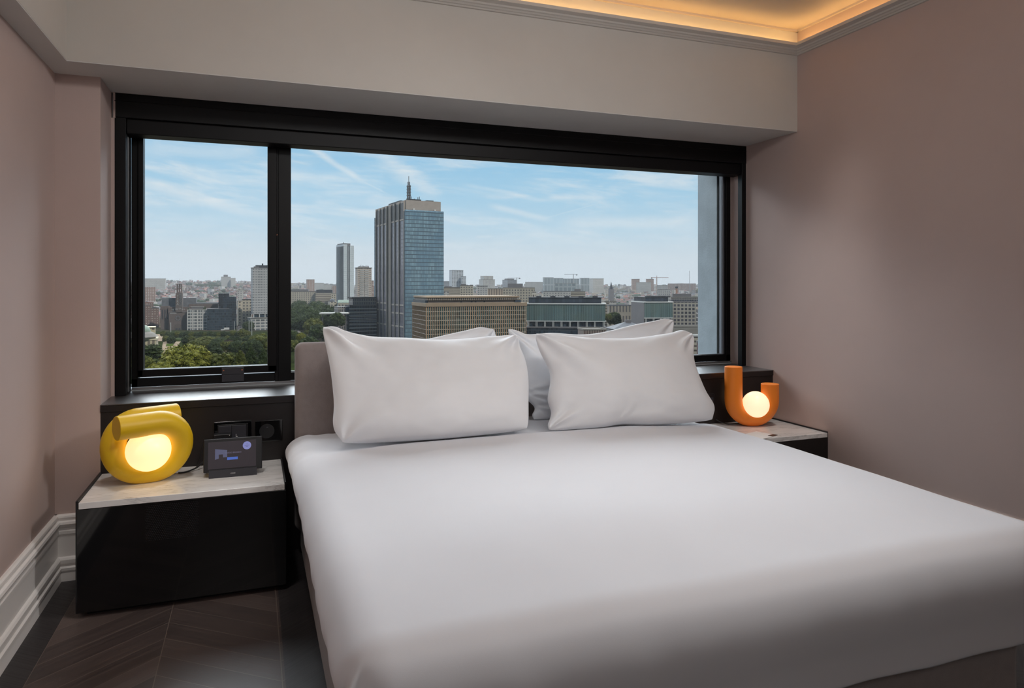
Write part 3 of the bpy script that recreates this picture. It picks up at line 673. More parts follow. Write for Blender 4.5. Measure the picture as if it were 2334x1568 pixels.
R_brown = mat('brown_brick', S(104, 86, 78), .9, var=.12, vscale=.6); R_zinc = mat('zinc_roof', S(112, 112, 116), .7, var=.15, vscale=.2)
R_green = mat('green_copper', S(140, 156, 132), .8, var=.1, vscale=.4); R_conc = mat('grey_concrete', S(124, 118, 118), .9, var=.05, vscale=.1)
R_tan = mat('tan_cornice', S(160, 134, 106), .8, var=.05, vscale=.2)

for _m in (R_grey, R_pale, R_zinc, R_tan, R_white, R_conc): _m.node_tree.nodes['Principled BSDF'].inputs['Specular IOR Level'].default_value = .1

FOOT = []
class Bld:
    """box-shaped building: near corner at bearing uM and depth d, its faces run on to uL and uR"""
    def __init__(s, name, label, uL, uM, uR, d, phi=None, depth=20., base=None, cat='building', group=None):
        a = (uM - U0) / FPX; s.phi = math.atan(-a) if phi is None else R(phi); s.d = d; s.r = a * d
        if uL < uM - .5 and s.phi + math.atan(a) < R(11): s.phi = R(14) - math.atan(a)
        s.c, s.s = math.cos(s.phi), math.sin(s.phi)
        s.z0 = gz(d, a) if base is None else base
        s.W = s.xr(uR); s.D = min(s.yl(uL), 120.) if uL < uM - .5 else depth
        p = at(uM, d); s.root = empty(name, (p.x, p.y, s.z0), s.phi - TH)
        tag(s.root, label, cat, group); FOOT.append((p.copy(), s.phi - TH, s.W, s.D))
    def xr(s, u): a = (u - U0) / FPX; return (a * s.d - s.r) / (s.c - a * s.s)
    def yl(s, u): a = (u - U0) / FPX; return (s.r - a * s.d) / (s.s + a * s.c)
    def h(s, v, x=0, y=0): return hz(v, s.d + x * s.s + y * s.c) - s.z0
    def part(s, name, m, x0, x1, y0, y1, z0, z1, **k): return MB().box(x0, x1, y0, y1, z0, z1).build(name, m, s.root, **k)
    def add(s, name, m, mb, **k): return mb.build(name, m, s.root, **k)

def simple(name, label, uL, uM, uR, vt, d, f, roof=R_pale, phi=None, depth=20., base=None, plant=None, group=None, drop=None):
    b = Bld(name, label, uL, uM, uR, d, phi, depth, base, group=group); H = b.h(vt); W, D = b.W, b.D
    b.part('walls', f, 0, W, 0, D, -15 if drop is None else drop, H - .6)
    mb = MB().box(-.3, W + .3, -.3, D + .3, H - .6, H - .05)
    for q in ((-.3, W + .3, -.3, .3), (-.3, W + .3, D - .3, D + .3), (-.3, .3, .3, D - .3), (W - .3, W + .3, .3, D - .3)): mb.box(*q, H - .05, H + .7)
    b.add('roof', roof, mb)
    if plant: b.part('roof_plant', R_dark if plant[0] == 'd' else R_conc, W * plant[1], W * plant[2], D * .25, D * .75, H - .05, H + plant[3])
    return b, H

# ---- the tall tower with the glass end and the mast
t = Bld('skyscraper', 'tallest tower with blue glass end wall and a lattice mast on its roof', 853, 922, 1010, 737, phi=28)
W, D = t.W, t.D; Hc = t.h(455); Hg = t.h(477.5); Hl = t.h(499)
t.part('core', F_stone, 1.5, W - 2.5, .5, D - 3, -5, Hc)
t.part('glass_end', F_glass, 0, W, -2.5, .5, -5, Hg, bevel=.8); t.part('glass_end', F_glass, 0, W, D - 3, D, -5, t.h(497, 0, D))
ys = [t.yl(u) for u in (920.4, 908.9, 899.2, 890.5, 880.8, 872.7, 864.7, 856.8)]
zb = [t.h(v) for v in (696, 715.5, 746)]
for i in range(7):
    if i != 3: t.part('side_glass', F_tside, .9, 1.6, ys[i], ys[i + 1], -5, Hl)
t.part('recess', mat('recess_stone', S(136, 122, 108), .85), 1.4, 1.7, ys[3], ys[4], -5, Hc - 1)
for i in range(7):
    if i != 3: t.part('louvre', F_louv, 1.0, 1.6, ys[i] + .6, ys[i + 1] - .6, Hl + 1, Hc - 2.5)
for y in ys: t.part('pier', F_stone, -.4, 1.6, y - .7, y + .7, -5, Hc - .5, bevel=.2)
for i in range(7):
    if i == 3: continue
    for z in [Hl] + (zb if i < 3 else [zb[0] + 1, zb[1] + 2, zb[2]]): t.part('storey_beam', F_stone, .5, 1.6, ys[i], ys[i + 1], z - .8, z + .8)
for x in (9, 33): t.part('roof_light', R_white, x, x + 2, -1.5, -.5, Hg, Hg + 1.6)
rp = MB().box(8, 22, 10, 34, Hc, Hc + 2.4).box(2, 5, 20, 60, Hc, Hc + 1.6).box(26, 34, 3, 12, Hc, Hc + 1.2)
for k in range(9): rp.box(4 + k * 2.1, 4.5 + k * 2.1, 5 + (k * 7) % 6, 5.5 + (k * 7) % 6, Hc, Hc + 2 + (k * 5) % 4)
t.add('roof_plant', R_dark, rp)
ms = MB(); mx, my = 9., 12.; mh = Hc + 1
def lattice(mb, x, y, z0, z1, w, th, n):
    for sx in (-1, 1):
        for sy in (-1, 1): mb.box(x + sx * w - th, x + sx * w + th, y + sy * w - th, y + sy * w + th, z0, z1)
    for k in range(n):
        z = z0 + (z1 - z0) * k / n; mb.box(x - w, x + w, y - w, y + w, z, z + th * 1.5)
        mb.tube([(x - w, y - w, z), (x + w, y - w, z + (z1 - z0) / n)], th * .7, 4); mb.tube([(x - w, y + w, z), (x - w, y - w, z + (z1 - z0) / n)], th * .7, 4)
lattice(ms, mx, my, mh, t.h(421, 0, my), 1.3, .28, 14); lattice(ms, mx, my, t.h(421, 0, my), t.h(413, 0, my), .8, .2, 4); ms.box(mx - .25, mx + .25, my - .25, my + .25, t.h(413, 0, my), t.h(400, 0, my))
for v in (424, 431, 438, 445): ms.box(mx - 1.9, mx + 1.9, my - 1.9, my + 1.9, t.h(v, 0, my), t.h(v, 0, my) + .7)
t.add('lattice_mast', mat('mast_steel', S(92, 88, 90), .7), ms)

# ---- tan grid office in front
b = Bld('office_block', 'long tan office block with a close grid of teal windows', 940, 972, 1199, 620, phi=5.5)
W, D = b.W, b.D; H = b.h(691); H1 = b.h(699.5)
b.part('glazing', F_tan, .5, W - .5, .5, D, -5, H1)
b.part('cornice', R_tan, -.8, W + .8, -.8, D, H1, H, bevel=.2)
fn = MB(); nf = int(W / 1.93)
for k in range(nf + 1): fn.box(k * W / nf - .22, k * W / nf + .22, -.2, .55, -5, H1)
nl = int(D / 1.93)
for k in range(0, nl + 1, 2): fn.box(-.2, .55, k * D / nl - .2, k * D / nl + .2, -5, H1)
b.add('pier_grid', mat('tan_pier', S(206, 160, 112), .8, var=.05, vscale=.3), fn)
lg = MB(); z = H1 - 4.05
while z > 0: lg.box(0, W, .1, .55, z - .35, z + .1); lg.box(.1, .55, 0, D, z - .35, z + .1); z -= 4.05
b.add('floor_ledge', mat('pale_ledge', S(196, 184, 166), .8), lg)
xs_ = b.xr(1176)
b.part('setback_storey', mat('brown_setback', S(138, 116, 102), .85, var=.06, vscale=.2), 2.5, xs_, 4, D - 4, H, b.h(684.5))
b.part('loggia', F_('loggia_openings', S(168, 146, 122), S(66, 56, 50), 1.93, 40, .62, 1.2, .6, gvar=.2), 1.2, xs_ + 2, 2, D - 3, b.h(684.5), b.h(679.5))
b.part('top_slab', R_tan, .4, xs_ + 4, 1.2, D - 2, b.h(679.5), b.h(675.5), bevel=.2)
b.part('side_glazing', F_dkatt, xs_, W - 4, 3, D - 4, H, b.h(684.5)); b.part('side_roof', R_tan, xs_ + 2, W - 3, 2.5, D - 3, b.h(684.5), b.h(683.5))
b.part('attic_glass', F_dark, -.2, 2.5, 4, D - 3, H, b.h(684.5))
for u in (1054, 1078, 1087, 1107): b.part('hatch', R_dark, b.xr(u) - .8, b.xr(u) + .8, 3.8, 4, b.h(690), b.h(687.5))

# ---- green glass office and its twin
def greenglass(label, uL, uM, uR, d, v0, v1, v2, v3, v4, phi, conc=False, depth=22):
    b = Bld('office_block', label, uL, uM, uR, d, phi, depth); W, D = b.W, b.D
    b.part('glass_front', F_strip, 0, W, 0, D, b.h(v3), b.h(v2))
    b.part('roof_ledge', R_white, -.8, W + .8, -.8, D + .5, b.h(v2), b.h(v1), bevel=.1)
    b.part('attic', F_dkatt, 2, W - 4, 2.5, D - 2, b.h(v1), b.h(v0 + .8)); b.part('attic_roof', R_dark, 1, W - 3, 1.5, D - 1, b.h(v0 + .8), b.h(v0))
    b.part('lower_ledge', R_white, -.5, W + .5, -.6, D, b.h(v3 + 2), b.h(v3))
    b.part('recessed_storey', F_dark, 1, W - 1, 1.5, D, b.h(v4), b.h(v3 + 2))
    k = 0
    while k * 8.2 < W - 2:
        for q in (0, 1.1): b.part('column', R_white, 1 + k * 8.2 + q, 1.5 + k * 8.2 + q, -.3, .4, b.h(v4), b.h(v3 + 2))
        k += 1
    b.part('podium', F_dark, 0, W, -2, D, -5, b.h(v4 + 3)); b.part('podium_ledge', R_conc, -.5, W + .5, -2.6, D, b.h(v4 + 3), b.h(v4))
    if conc: b.part('concrete_end', R_conc, -.7, -.05, 0, D, -5, b.h(v1))
    for q in range(5): b.part('roof_vent', R_dark, W * (.12 + .18 * q), W * (.12 + .18 * q) + 5, 6, 10, b.h(v0), b.h(v0) + 1.2)
    return b
greenglass('long green glass office with dark attic right of the tan block', 1200, 1200, 1380, 690, 677.5, 691, 693.5, 730.5, 744, -6, depth=24)
greenglass('short green glass office with a blank concrete end wall', 1440, 1469, 1533, 740, 677, 687.5, 690, 724, 737, 8, conc=True)

# ---- slab towers in the middle distance
b = Bld('tower_block', 'slender pale tower with one dim and one bright face', 766.5, 783, 806.5, 1300, phi=34)
W, D = b.W, b.D; H = b.h(558)
b.part('painted_shade_face', F_greyshade, 0, 1, 0, D, -5, b.h(561)); b.part('bright_face', F_palest, 0, b.xr(791), -.8, D, -5, b.h(556.5))  # side away from the sun has its shade painted into the colour
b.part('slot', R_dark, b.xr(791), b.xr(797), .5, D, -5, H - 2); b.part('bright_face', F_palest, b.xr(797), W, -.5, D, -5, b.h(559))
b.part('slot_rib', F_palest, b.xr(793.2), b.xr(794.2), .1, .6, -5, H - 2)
b.part('roof_plant', R_conc, 1, b.xr(800), 3, D - 3, H - 3, b.h(554)); b.part('roof_mast', R_dark, b.xr(786), b.xr(787), 8, 9, H, b.h(551))
b = Bld('tower_block', 'cream block of flats with stacked balconies left of the tallest tower', 810, 815, 847, 1180, phi=12)
W, D = b.W, b.D; H = b.h(611)
b.part('walls', F_('cream_flats', S(196, 178, 160), S(92, 84, 80), 2.6, 3.2, .6, .5, .4, gvar=.4), 0, W, 0, D, -5, H)
nb = 20
for k in range(nb):
    z = H - 3 - k * 3.35
    for x in (W * .16, W * .50):
        b.part('balcony', R_white, x, x + W * .28, -1.2, 0, z - 1.3, z)
b.part('roof', R_pale, -1, W + 1, -1, D + 1, H, H + 1.2); b.part('roof_plant', R_conc, W * .15, W * .85, 3, D - 3, H + 1.2, b.h(607))
rr_ = MB()
for k in range(8): rr_.box(W * (.18 + .09 * k), W * (.18 + .09 * k) + .5, 4, 5, b.h(607), b.h(607) + 1 + (k * 3 % 4) * .5)
b.add('roof_aerials', R_dark, rr_)

# office tower behind the window mullion
b = Bld('tower_block', 'grey office tower with even rows of windows beside the window post', 572, 576, 652, 950, phi=26); W, D = b.W, b.D
H = b.h(611); b.part('shaft', F_grey, 0, W, 0, D, b.h(716), H); b.part('parapet', R_conc, -.3, W + .3, -.3, D + .3, H, H + .8)
b.part('roof_plant', R_dark, W * .12, W * .8, 3, D * .8, H + .8, b.h(604)); b.part('roof_plant', R_conc, W * .06, W * .2, 2, 6, H + .8, b.h(607))
b.part('recessed_storey', F_dark, 1.5, W - 1.5, 1.5, D - 1.5, b.h(724), b.h(716)); 
for k in range(6): b.part('column', R_white, 1 + k * W / 6, 2 + k * W / 6, .2, 1.2, b.h(724), b.h(716))
b.part('podium', F_wgrid, -4, W + 4, -5, D + 2, -5, b.h(725)); b.part('podium_roof', R_pale, -5, W + 5, -6, D + 2, b.h(725), b.h(723.5))
b.part('roof_aerial', R_dark, W * .3, W * .34, 5, 5.4, b.h(604), b.h(600))

# ---- church with its openwork tower
b = Bld('church', 'brown brick church with an openwork concrete bell tower', 385, 385, 427, 955, phi=20, depth=45); W = b.W
b.part('west_front', R_brown, 0, W, 0, 6, -5, b.h(712)); b.part('coping', R_conc, -.4, W + .4, -.4, 6, b.h(712), b.h(711))
b.part('nave', R_brown, -2, W + 8, 8, 50, -5, b.h(700, 0, 8)); 
b.part('great_roof', R_zinc, b.xr(364), b.xr(444), 20, 34, b.h(700, 0, 20), b.h(679, 0, 20)); b.part('aisle', R_brown, b.xr(363), b.xr(386), 12, 34, -5, b.h(697, 0, 20))
b.part('aisle', R_brown, b.xr(428), b.xr(496), 14, 34, -5, b.h(693, 0, 20)); b.part('transept_roof', R_zinc, b.xr(444), b.xr(498), 18, 30, b.h(693, 0, 20), b.h(690, 0, 20))
x0, x1 = b.xr(400.5), b.xr(416); xm = (x0 + x1) / 2
zt0, zt1, zt2 = b.h(668), b.h(648.5), b.h(697)
b.part('tower_shaft', R_brown, x0, x1, -1, 9, b.h(712), zt0)
lt = MB()
for x in (x0 + 1.6, xm, x1 - 1.6):
    for y in (0, 7): lt.box(x - .45, x + .45, y - .45, y + .45, zt0, zt1)
for z in (zt0, (zt0 + zt1) / 2, zt1): lt.box(x0 + 1, x1 - 1, -.6, 7.6, z, z + .8)
lt.box(xm - .1, xm + .1, 3.4, 3.6, zt1, b.h(634))
b.add('openwork_belfry', mat('brown_concrete', S(112, 92, 82), .9), lt)
wp_ = mat('white_banner', S(176, 170, 162), .8)
b.part('banner', mat('grey_banner', S(110, 104, 100), .8), xm + .3, x1 - .5, -1.3, -1, zt2 - 1, zt0 - .5)
for s_, xx, m_ in (('ENOZ', x1 - 2.6, R_dark), ('TIRA', x0 + 2.6, wp_)):
    for i, ch in enumerate(s_): text(ch, 4.2, (xx, -1.5, zt0 - 4.4 - i * 3.6), b.root, m_, 'banner_letter', (R(90), 0, 0), .05)
for u_, v_, s_ in ((394, 706, 'VE'), (402.5, 705, 'VIS'), (410.5, 703.5, 'EA'), (418.5, 705.5, 'KA')): text(s_, 2.9, (b.xr(u_), -1.5, b.h(v_)), b.root, wp_, 'roof_lettering', (R(90), 0, 0), .05)
b.part('front_sign', wp_, b.xr(387.5), b.xr(402.5), -.7, -.5, b.h(714.4), b.h(713.2))
rs = MB(); rs.tube([(b.xr(406), -.2, b.h(725.5)), (b.xr(406), .1, b.h(725.5))], 4.0, 28); b.add('rose_window', mat('rose_stone', S(84, 74, 70), .9), rs)
ro = MB()
for k in range(8):
    a = k * math.pi / 4; ro.tube([(b.xr(406) + 2.6 * math.cos(a), -.5, b.h(725.5) + 2.6 * math.sin(a)), (b.xr(406) + 2.6 * math.cos(a), -.2, b.h(725.5) + 2.6 * math.sin(a))], .85, 10)
b.add('rose_petals', R_conc, ro)
ar = MB(); ax_, az = b.xr(406), b.h(747)
ar.prism([(ax_ + 5.4 * math.cos(a), az + 5.4 * math.sin(a)) for a in [math.pi * k / 14 for k in range(15)]] + [(ax_ - 5.4, -3), (ax_ + 5.4, -3)], 'y', -.4, .1)
b.add('portal_arch', mat('portal_stone', S(92, 76, 68), .9), ar)
for k in (-1, 1): b.part('portal_door', R_dark, ax_ + k * 1.9 - 1.3, ax_ + k * 1.9 + 1.3, -.6, -.3, -2, az - .5)
b.part('pinnacle', R_conc, b.xr(388), b.xr(388.8), -2, -1.4, -3, b.h(735))
wn = MB()
for x in (b.xr(366), b.xr(372), b.xr(378)): wn.box(x, x + 1.6, 11.6, 12, b.h(728), b.h(706))
b.add('tall_window', R_dark, wn)

# ---- white and dark offices beside the church
b = Bld('office_block', 'white gridded office between the church and the dark glass office', 427, 427, 472, 950, phi=20, depth=18); W = b.W
b.part('walls', F_wgrid, 0, W, 0, 18, -5, b.h(706)); b.part('roof', R_pale, -.3, W + .3, -.3, 18, b.h(706), b.h(705))
b.part('penthouse', R_conc, W * .2, W * .8, 3, 12, b.h(705), b.h(699.5)); b.part('penthouse_roof', R_pale, W * .15, W * .82, 2.4, 12.6, b.h(699.5), b.h(698.8))
for k in range(7): b.part('fin', R_white, k * W / 6 - .3, k * W / 6 + .3, -.7, 0, -2, b.h(706))
for (x, h_) in ((.05, 2.4), (.9, 3.4), (.84, 2.)): b.part('roof_shrub', mat('roof_plants', S(62, 72, 44), .9), W * x - 1, W * x + 1, 1, 3, b.h(705), b.h(705) + h_)
b = Bld('office_block', 'dark glass office block with a taller black wing', 472, 472, 528, 950, phi=20, depth=20); W = b.W
b.part('low_wing', F_dark, 0, W, 0, 20, -5, b.h(704.5)); b.part('low_roof', R_conc, 0, W * .9, -.3, 20, b.h(704.5), b.h(703.5))
b.part('high_wing', F_('blue_black_glass', S(34, 42, 52), S(46, 60, 74), 2.4, 3.4, .86, .8, .08, gvar=.5, fmetal=.5), b.xr(508), b.xr(538), 6, 26, -5, b.h(676.5, 0, 6))
b.part('black_wing', F_('black_glass_wing', S(20, 26, 34), S(28, 36, 48), 2.4, 3.4, .86, .8, .08, gvar=.5, fmetal=.4), b.xr(497.5), b.xr(508), 6, 26, -5, b.h(669, 0, 6)); b.part('black_wing', MATS['black_glass_wing'], b.xr(508), b.xr(521), 18, 30, -5, b.h(669, 0, 18))
b.part('billboard', R_white, b.xr(511), b.xr(523), -6, -5.5, b.h(751.5), b.h(747)); b.part('billboard', R_white, b.xr(504), b.xr(512), -7, -6.5, b.h(756), b.h(750.5)); b.part('billboard_stripe', mat('red_sign', S(190, 40, 50), .6), b.xr(504), b.xr(512), -7.1, -6.5, b.h(757), b.h(755.5))

# ---- long list of plainer buildings: name, label, uL, uM, uR, v_top, depth away, facade, roof, extra
A = [
 ('apartment_block', 'long white slab of flats on the far left skyline', 300, 300, 377, 635, 2800, F_flat, R_pale, dict(phi=16, base=-30, depth=16)),
 ('apartment_block', 'pale stepped block of flats on the left skyline, upper part', 504, 504, 526, 631, 3300, F_far, R_pale, dict(base=-20, plant=('c', .25, .7, 10))),
 ('apartment_block', 'white end of the stepped flats on the left skyline', 526, 526, 537, 634, 3290, F_flat, R_pale, dict(base=-20)),
 ('warehouse', 'long rust red block below the white slab of flats', 305, 305, 355, 655, 1900, F_brick2, mat('red_block_roof', S(132, 66, 56), .9), dict(base=-52, depth=30)),
 ('brick_house', 'brown brick corner house at the left edge of the glass', 308, 320, 345, 697, 1000, F_brick, R_brown, dict(phi=24)),
 ('brick_house', 'brick house with a white gable left of the church', 330, 345, 362, 702, 1010, F_brick, R_grey, dict(phi=24)),
 ('brick_house', 'taller brown brick house behind the corner house', 310, 322, 350, 690, 1060, F_brick, mat('rust_roof', S(128, 84, 68), .9), dict(phi=20)),
 ('apartment_block', 'beige block of flats right of the dark glass office', 540, 543, 560, 686, 1050, F_cream, R_pale, dict(phi=18)),
 ('apartment_block', 'beige stepped office between dark glass office and grey tower', 552, 552, 573, 683, 1020, F_cream, R_grey, dict(phi=18)),
 ('apartment_block', 'pale block with blank gable behind the beige flats', 541, 541, 555, 661, 1500, F_far, R_pale, dict()),
 ('office_block', 'long cream office with square windows right of the window post', 640, 640, 722, 664.5, 1480, F_cream, R_grey, dict(phi=6, plant=('c', .3, .75, 5))),
 ('office_block', 'long office with a dark band attic beyond the boulevard trees', 719, 719, 758, 668, 1470, F_bands, R_pale, dict(phi=6, plant=('d', .02, .95, 7))),
 ('office_block', 'small cream block before the slender pale tower', 755, 755, 769, 669, 1440, F_cream, R_pale, dict()),
 ('apartment_block', 'rust and white block of flats on the skyline left of the slender tower', 698, 700, 717, 637, 2500, F_brick2, R_pale, dict(phi=10, base=-42)),
 ('apartment_block', 'white cube block of flats on the far skyline', 738, 738, 755, 649, 2700, F_far, R_pale, dict(base=-40)),
 ('apartment_block', 'pinkish flats beside the slender pale tower', 757, 757, 767, 651, 2400, F_brick2, R_pale, dict(base=-42)),
 ('apartment_block', 'grey wide block on the far skyline, right of the rust flats', 716, 716, 738, 645, 3300, F_far, R_grey, dict(base=-35)),
 ('apartment_block', 'rust coloured flats tucked against the cream balcony tower', 847, 847, 852, 640, 1700, F_brick2, R_grey, dict()),
 ('tower_block', 'speckled grey tower right of the tallest tower', 1024, 1030, 1056, 615.5, 2500, F_patt, R_grey, dict(phi=14, base=-44)),
 ('tower_block', 'low shoulder of the speckled grey tower', 1050, 1052, 1062, 630, 2490, F_patt, R_grey, dict(phi=14, base=-44)),
 ('apartment_block', 'dark low slab hugging the right side of the tallest tower', 1009, 1009, 1024, 641, 2900, F_greyshade, R_grey, dict(base=-38)),
 ('office_block', 'stepped beige block with pale blank front on the skyline', 1092, 1101, 1128, 637, 2300, F_far, R_pale, dict(phi=20, base=-46)),
 ('office_block', 'upper stage of the stepped beige block', 1095, 1103, 1124, 629.5, 2320, F_far, R_tan, dict(phi=20, base=-46)),
 ('office_block', 'grey block with a flat cap left of the small crane', 1145, 1157, 1177, 638, 2400, F_greyshade, R_grey, dict(phi=14, base=-45, plant=('c', .1, .9, 5))),
 ('office_block', 'beige classical office with two rows of square windows', 1146, 1146, 1219, 656, 1150, F_cream, R_pale, dict(phi=-2, depth=30, plant=('c', .15, .62, 7))),
 ('office_block', 'white framed pavilion at the corner of the classical office', 1213, 1213, 1222, 666, 1090, F_('white_frame', S(226, 212, 190), S(110, 90, 76), 4.2, 9, .6, .7, .5, gvar=.2), R_pale, dict(depth=12)),
 ('hall', 'pale hall with tall round columns behind the tan block', 1112, 1112, 1146, 658, 1100, F_('column_hall', S(190, 164, 136), S(104, 86, 74), 4.0, 60, .35, 1.2, .6, gvar=.1), R_pale, dict(depth=20, phi=4)),
 ('office_block', 'low beige building with roof boxes right of the tallest tower', 1010, 1010, 1049, 655, 1200, F_bands, R_grey, dict(phi=4, plant=('c', .1, .5, 2))),
 ('office_block', 'beige twin gabled block behind the tan office', 1049, 1049, 1078, 650.5, 1250, F_cream, R_grey, dict(phi=2, plant=('c', .05, .45, 3))),
 ('office_block', 'low white block against the tallest tower', 1009, 1009, 1023, 663, 1000, F_far, R_pale, dict(depth=12)),
 ('office_block', 'grey block of offices between the column hall and skyline', 1088, 1088, 1112, 652, 1400, F_far, R_grey, dict()),
 ('office_block', 'beige office with dark storey bands above the green glass office', 1301, 1301, 1334, 664.5, 1050, F_bands, R_pale, dict(phi=-4, plant=('c', .25, .7, 4))),
 ('office_block', 'long low zinc roofed hall above the green glass office', 1238, 1238, 1302, 664, 1250, F_far, R_zinc, dict(phi=-3, depth=30)),
 ('office_block', 'first glass block of the institutional complex on the skyline', 1237, 1240, 1262, 632.5, 3000, F_eu, R_grey, dict(base=-38)),
 ('office_block', 'second glass block of the institutional complex', 1260, 1262, 1284, 634, 3050, F_eu, R_grey, dict(base=-38)),
 ('office_block', 'middle glass block under the pale crane', 1283, 1286, 1320, 635.5, 3000, F_eu, R_grey, dict(base=-38)),
 ('office_block', 'fourth glass block of the institutional complex', 1321, 1324, 1343, 634, 3050, F_eu, R_grey, dict(base=-38)),
 ('office_block', 'white banded slab at the right end of the institutional complex', 1343, 1352, 1376, 635, 2900, F_flat, R_grey, dict(phi=18, base=-38)),
 ('office_block', 'curved roofed glass hall below the institutional complex', 1264, 1264, 1313, 646, 2300, F_eu, R_pale, dict(base=-46)),
 ('office_block', 'white low range on the hill left of the institutional complex', 1197, 1197, 1237, 643, 3100, F_far, R_pale, dict(base=-36)),
 ('tower_block', 'left one of two square brownish towers on the right skyline', 1439, 1441, 1458, 636, 3000, F_brick2, R_grey, dict(base=-38)),
 ('tower_block', 'right one of two square brownish towers on the right skyline', 1472, 1474, 1490, 636, 3000, F_brick2, R_grey, dict(base=-38)),
 ('office_block', 'low white office joining the two square towers', 1450, 1450, 1484, 643.5, 2900, F_flat, R_pale, dict(base=-38)),
 ('palace', 'long classical palace range with tall windows right of the green glass office', 1384, 1388, 1439, 696, 900, F_('palace_front', S(164, 150, 130), S(84, 78, 76), 4.2, 13, .42, .62, .4, gvar=.2), R_zinc, dict(phi=-14, depth=24)),
 ('office_block', 'white and rust stepped flats left of the palace range', 1378, 1378, 1388, 687, 930, F_bands, R_pale, dict(phi=-10)),
 ('office_block', 'cream office with white roof above the palace range', 1380, 1380, 1405, 687, 1000, F_flat, R_pale, dict(phi=-8)),
 ('office_block', 'beige office with a square window grid right of the short green glass office', 1534, 1534, 1594, 688, 760, F_beige, R_conc, dict(phi=-3, depth=16)),
 ('office_block', 'taller beige office with strip windows behind the window grid office', 1530, 1530, 1625, 677.5, 800, F_band, R_pale, dict(phi=-3, depth=16, plant=('c', .05, .5, 4))),
 ('office_block', 'stone office with dark strip windows at the right edge of the view', 1594, 1594, 1640, 704, 700, F_band, R_tan, dict(phi=-6)),
 ('office_block', 'long brown range on the right skyline', 1522, 1522, 1586, 646.5, 3200, F_brick2, mat('brown_range_roof', S(128, 100, 88), .9), dict(base=-30)),
 ('office_block', 'white range with blue glass left of the distant park trees', 1497, 1497, 1522, 650, 2400, F_far, R_pale, dict(base=-44)),
 ('office_block', 'low pale range with a flat roof before the distant park', 1500, 1500, 1528, 660, 1700, F_far, R_pale, dict(base=-54)),
 ('pavilion', 'low brown box with upright fins in front of the green glass office', 1317, 1330, 1382, 751, 540, F_('brown_fins', S(150, 134, 118), S(84, 58, 52), 2.0, 60, .6, 1.2, .6, gvar=.1), R_pale, dict(phi=-6)),
 ('office_block', 'brown brick building low at the right edge beside the reveal', 1588, 1590, 1625, 779, 470, F_('maroon_windows', S(104, 66, 62), S(166, 156, 150), 6, 7, .2, .4, .5, gvar=.2), R_conc, dict(phi=-8)),
 ('retaining_wall', 'long pale terrace wall at the right above the brick building', 1500, 1510, 1602, 744, 600, R_pale, R_pale, dict(phi=-14, depth=6)),
 ('platform_roof', 'low white striped roof at the right edge below the terrace wall', 1560, 1560, 1630, 765, 560, F_bands, R_white, dict(phi=-6, depth=10)),
]
for (nm, lb_, uL, uM, uR, vt, d, f, rf, kw) in A: simple(nm, lb_, uL, uM, uR, vt, d, f, rf, **kw)

# banded office left of the tower
b = Bld('office_block', 'grey blue office with pale storey bands left of the tallest tower', 786, 797, 858, 800, phi=8); W, D = b.W, b.D
b.part('walls', F_band, 0, W, 0, D, -5, b.h(695.5))
for k in range(13):
    z = b.h(695.5) - k * 3.75; b.part('storey_band', R_white if k else R_conc, -.5, W + .5, -.6, D, z - .5, z)
b.part('setback_storey', F_pier, b.xr(806), W, 4, D, b.h(695.5), b.h(680)); b.part('setback_roof', R_grey, b.xr(804), W + .5, 3.5, D, b.h(680), b.h(677.5))
b.part('stone_wing', F_pier, b.xr(772), -.2, 3, D, -5, b.h(699, 0, 3)); b.part('lift_slot', F_dark, -4, 0, 1, 3, -5, b.h(700))
b = Bld('canopy_roof', 'thin flat white canopy roof among the boulevard trees', 728, 728, 792, 760, phi=4, depth=12); b.part('slab', R_white, 0, b.W, 0, 12, b.h(716), b.h(713)); b.part('post', R_white, b.W * .84, b.W * .85, 5, 5.5, b.h(716), b.h(706))
for k in range(5): b.part('column', R_conc, 2 + k * (b.W - 5) / 4, 3 + k * (b.W - 5) / 4, 4, 5, -2, b.h(716))
b = Bld('domed_building', 'small building with a dark rounded roof behind the boulevard trees', 752, 753, 768, 1000, phi=6); b.part('walls', F_cream, 0, b.W, 0, 14, -5, b.h(688))
dm = MB().sphere((b.W / 2, 7, b.h(688)), b.W * .42, 20, 12, (1, 1, 1.15)); b.add('dome', R_zinc, dm, smooth=True)
b = Bld('domed_building', 'pale building with a green copper ridge roof before the banded office', 770, 770, 803, 1000, phi=4, depth=16); b.part('walls', F_cream, 0, b.W, 0, 16, -5, b.h(690))
b.add('copper_roof', R_green, MB().prism([(-.5, b.h(690)), (16.5, b.h(690)), (11, b.h(684)), (5, b.h(684))], 'x', -.5, b.W * .75))
# exhibition hall with pyramid roof
b = Bld('hall', 'grey hall with a shallow pyramid glass roof behind the right pillows', 1392, 1400, 1478, 600, phi=10); W, D = b.W, b.D
b.part('walls', F_grey, 0, W, 0, D + 12, -5, b.h(750)); D += 12
p_ = MB(); z0, z1 = b.h(750), b.h(735); q = [(-1, -1, z0), (W + 1, -1, z0), (W + 1, D + 1, z0), (-1, D + 1, z0)]; ap = [(W * .45, D * .5, z1), (W * .58, D * .5, z1)]
p_.face([q[0], q[1], ap[1], ap[0]]); p_.face([q[1], q[2], ap[1]], mi=1); p_.face([q[2], q[3], ap[0], ap[1]]); p_.face([q[3], q[0], ap[0]])
b.add('pyramid_roof', [R_zinc, R_pale], p_); b.part('roof_lantern', R_conc, W * .44, W * .6, D * .42, D * .58, z1 - 1, z1 + 1.6)
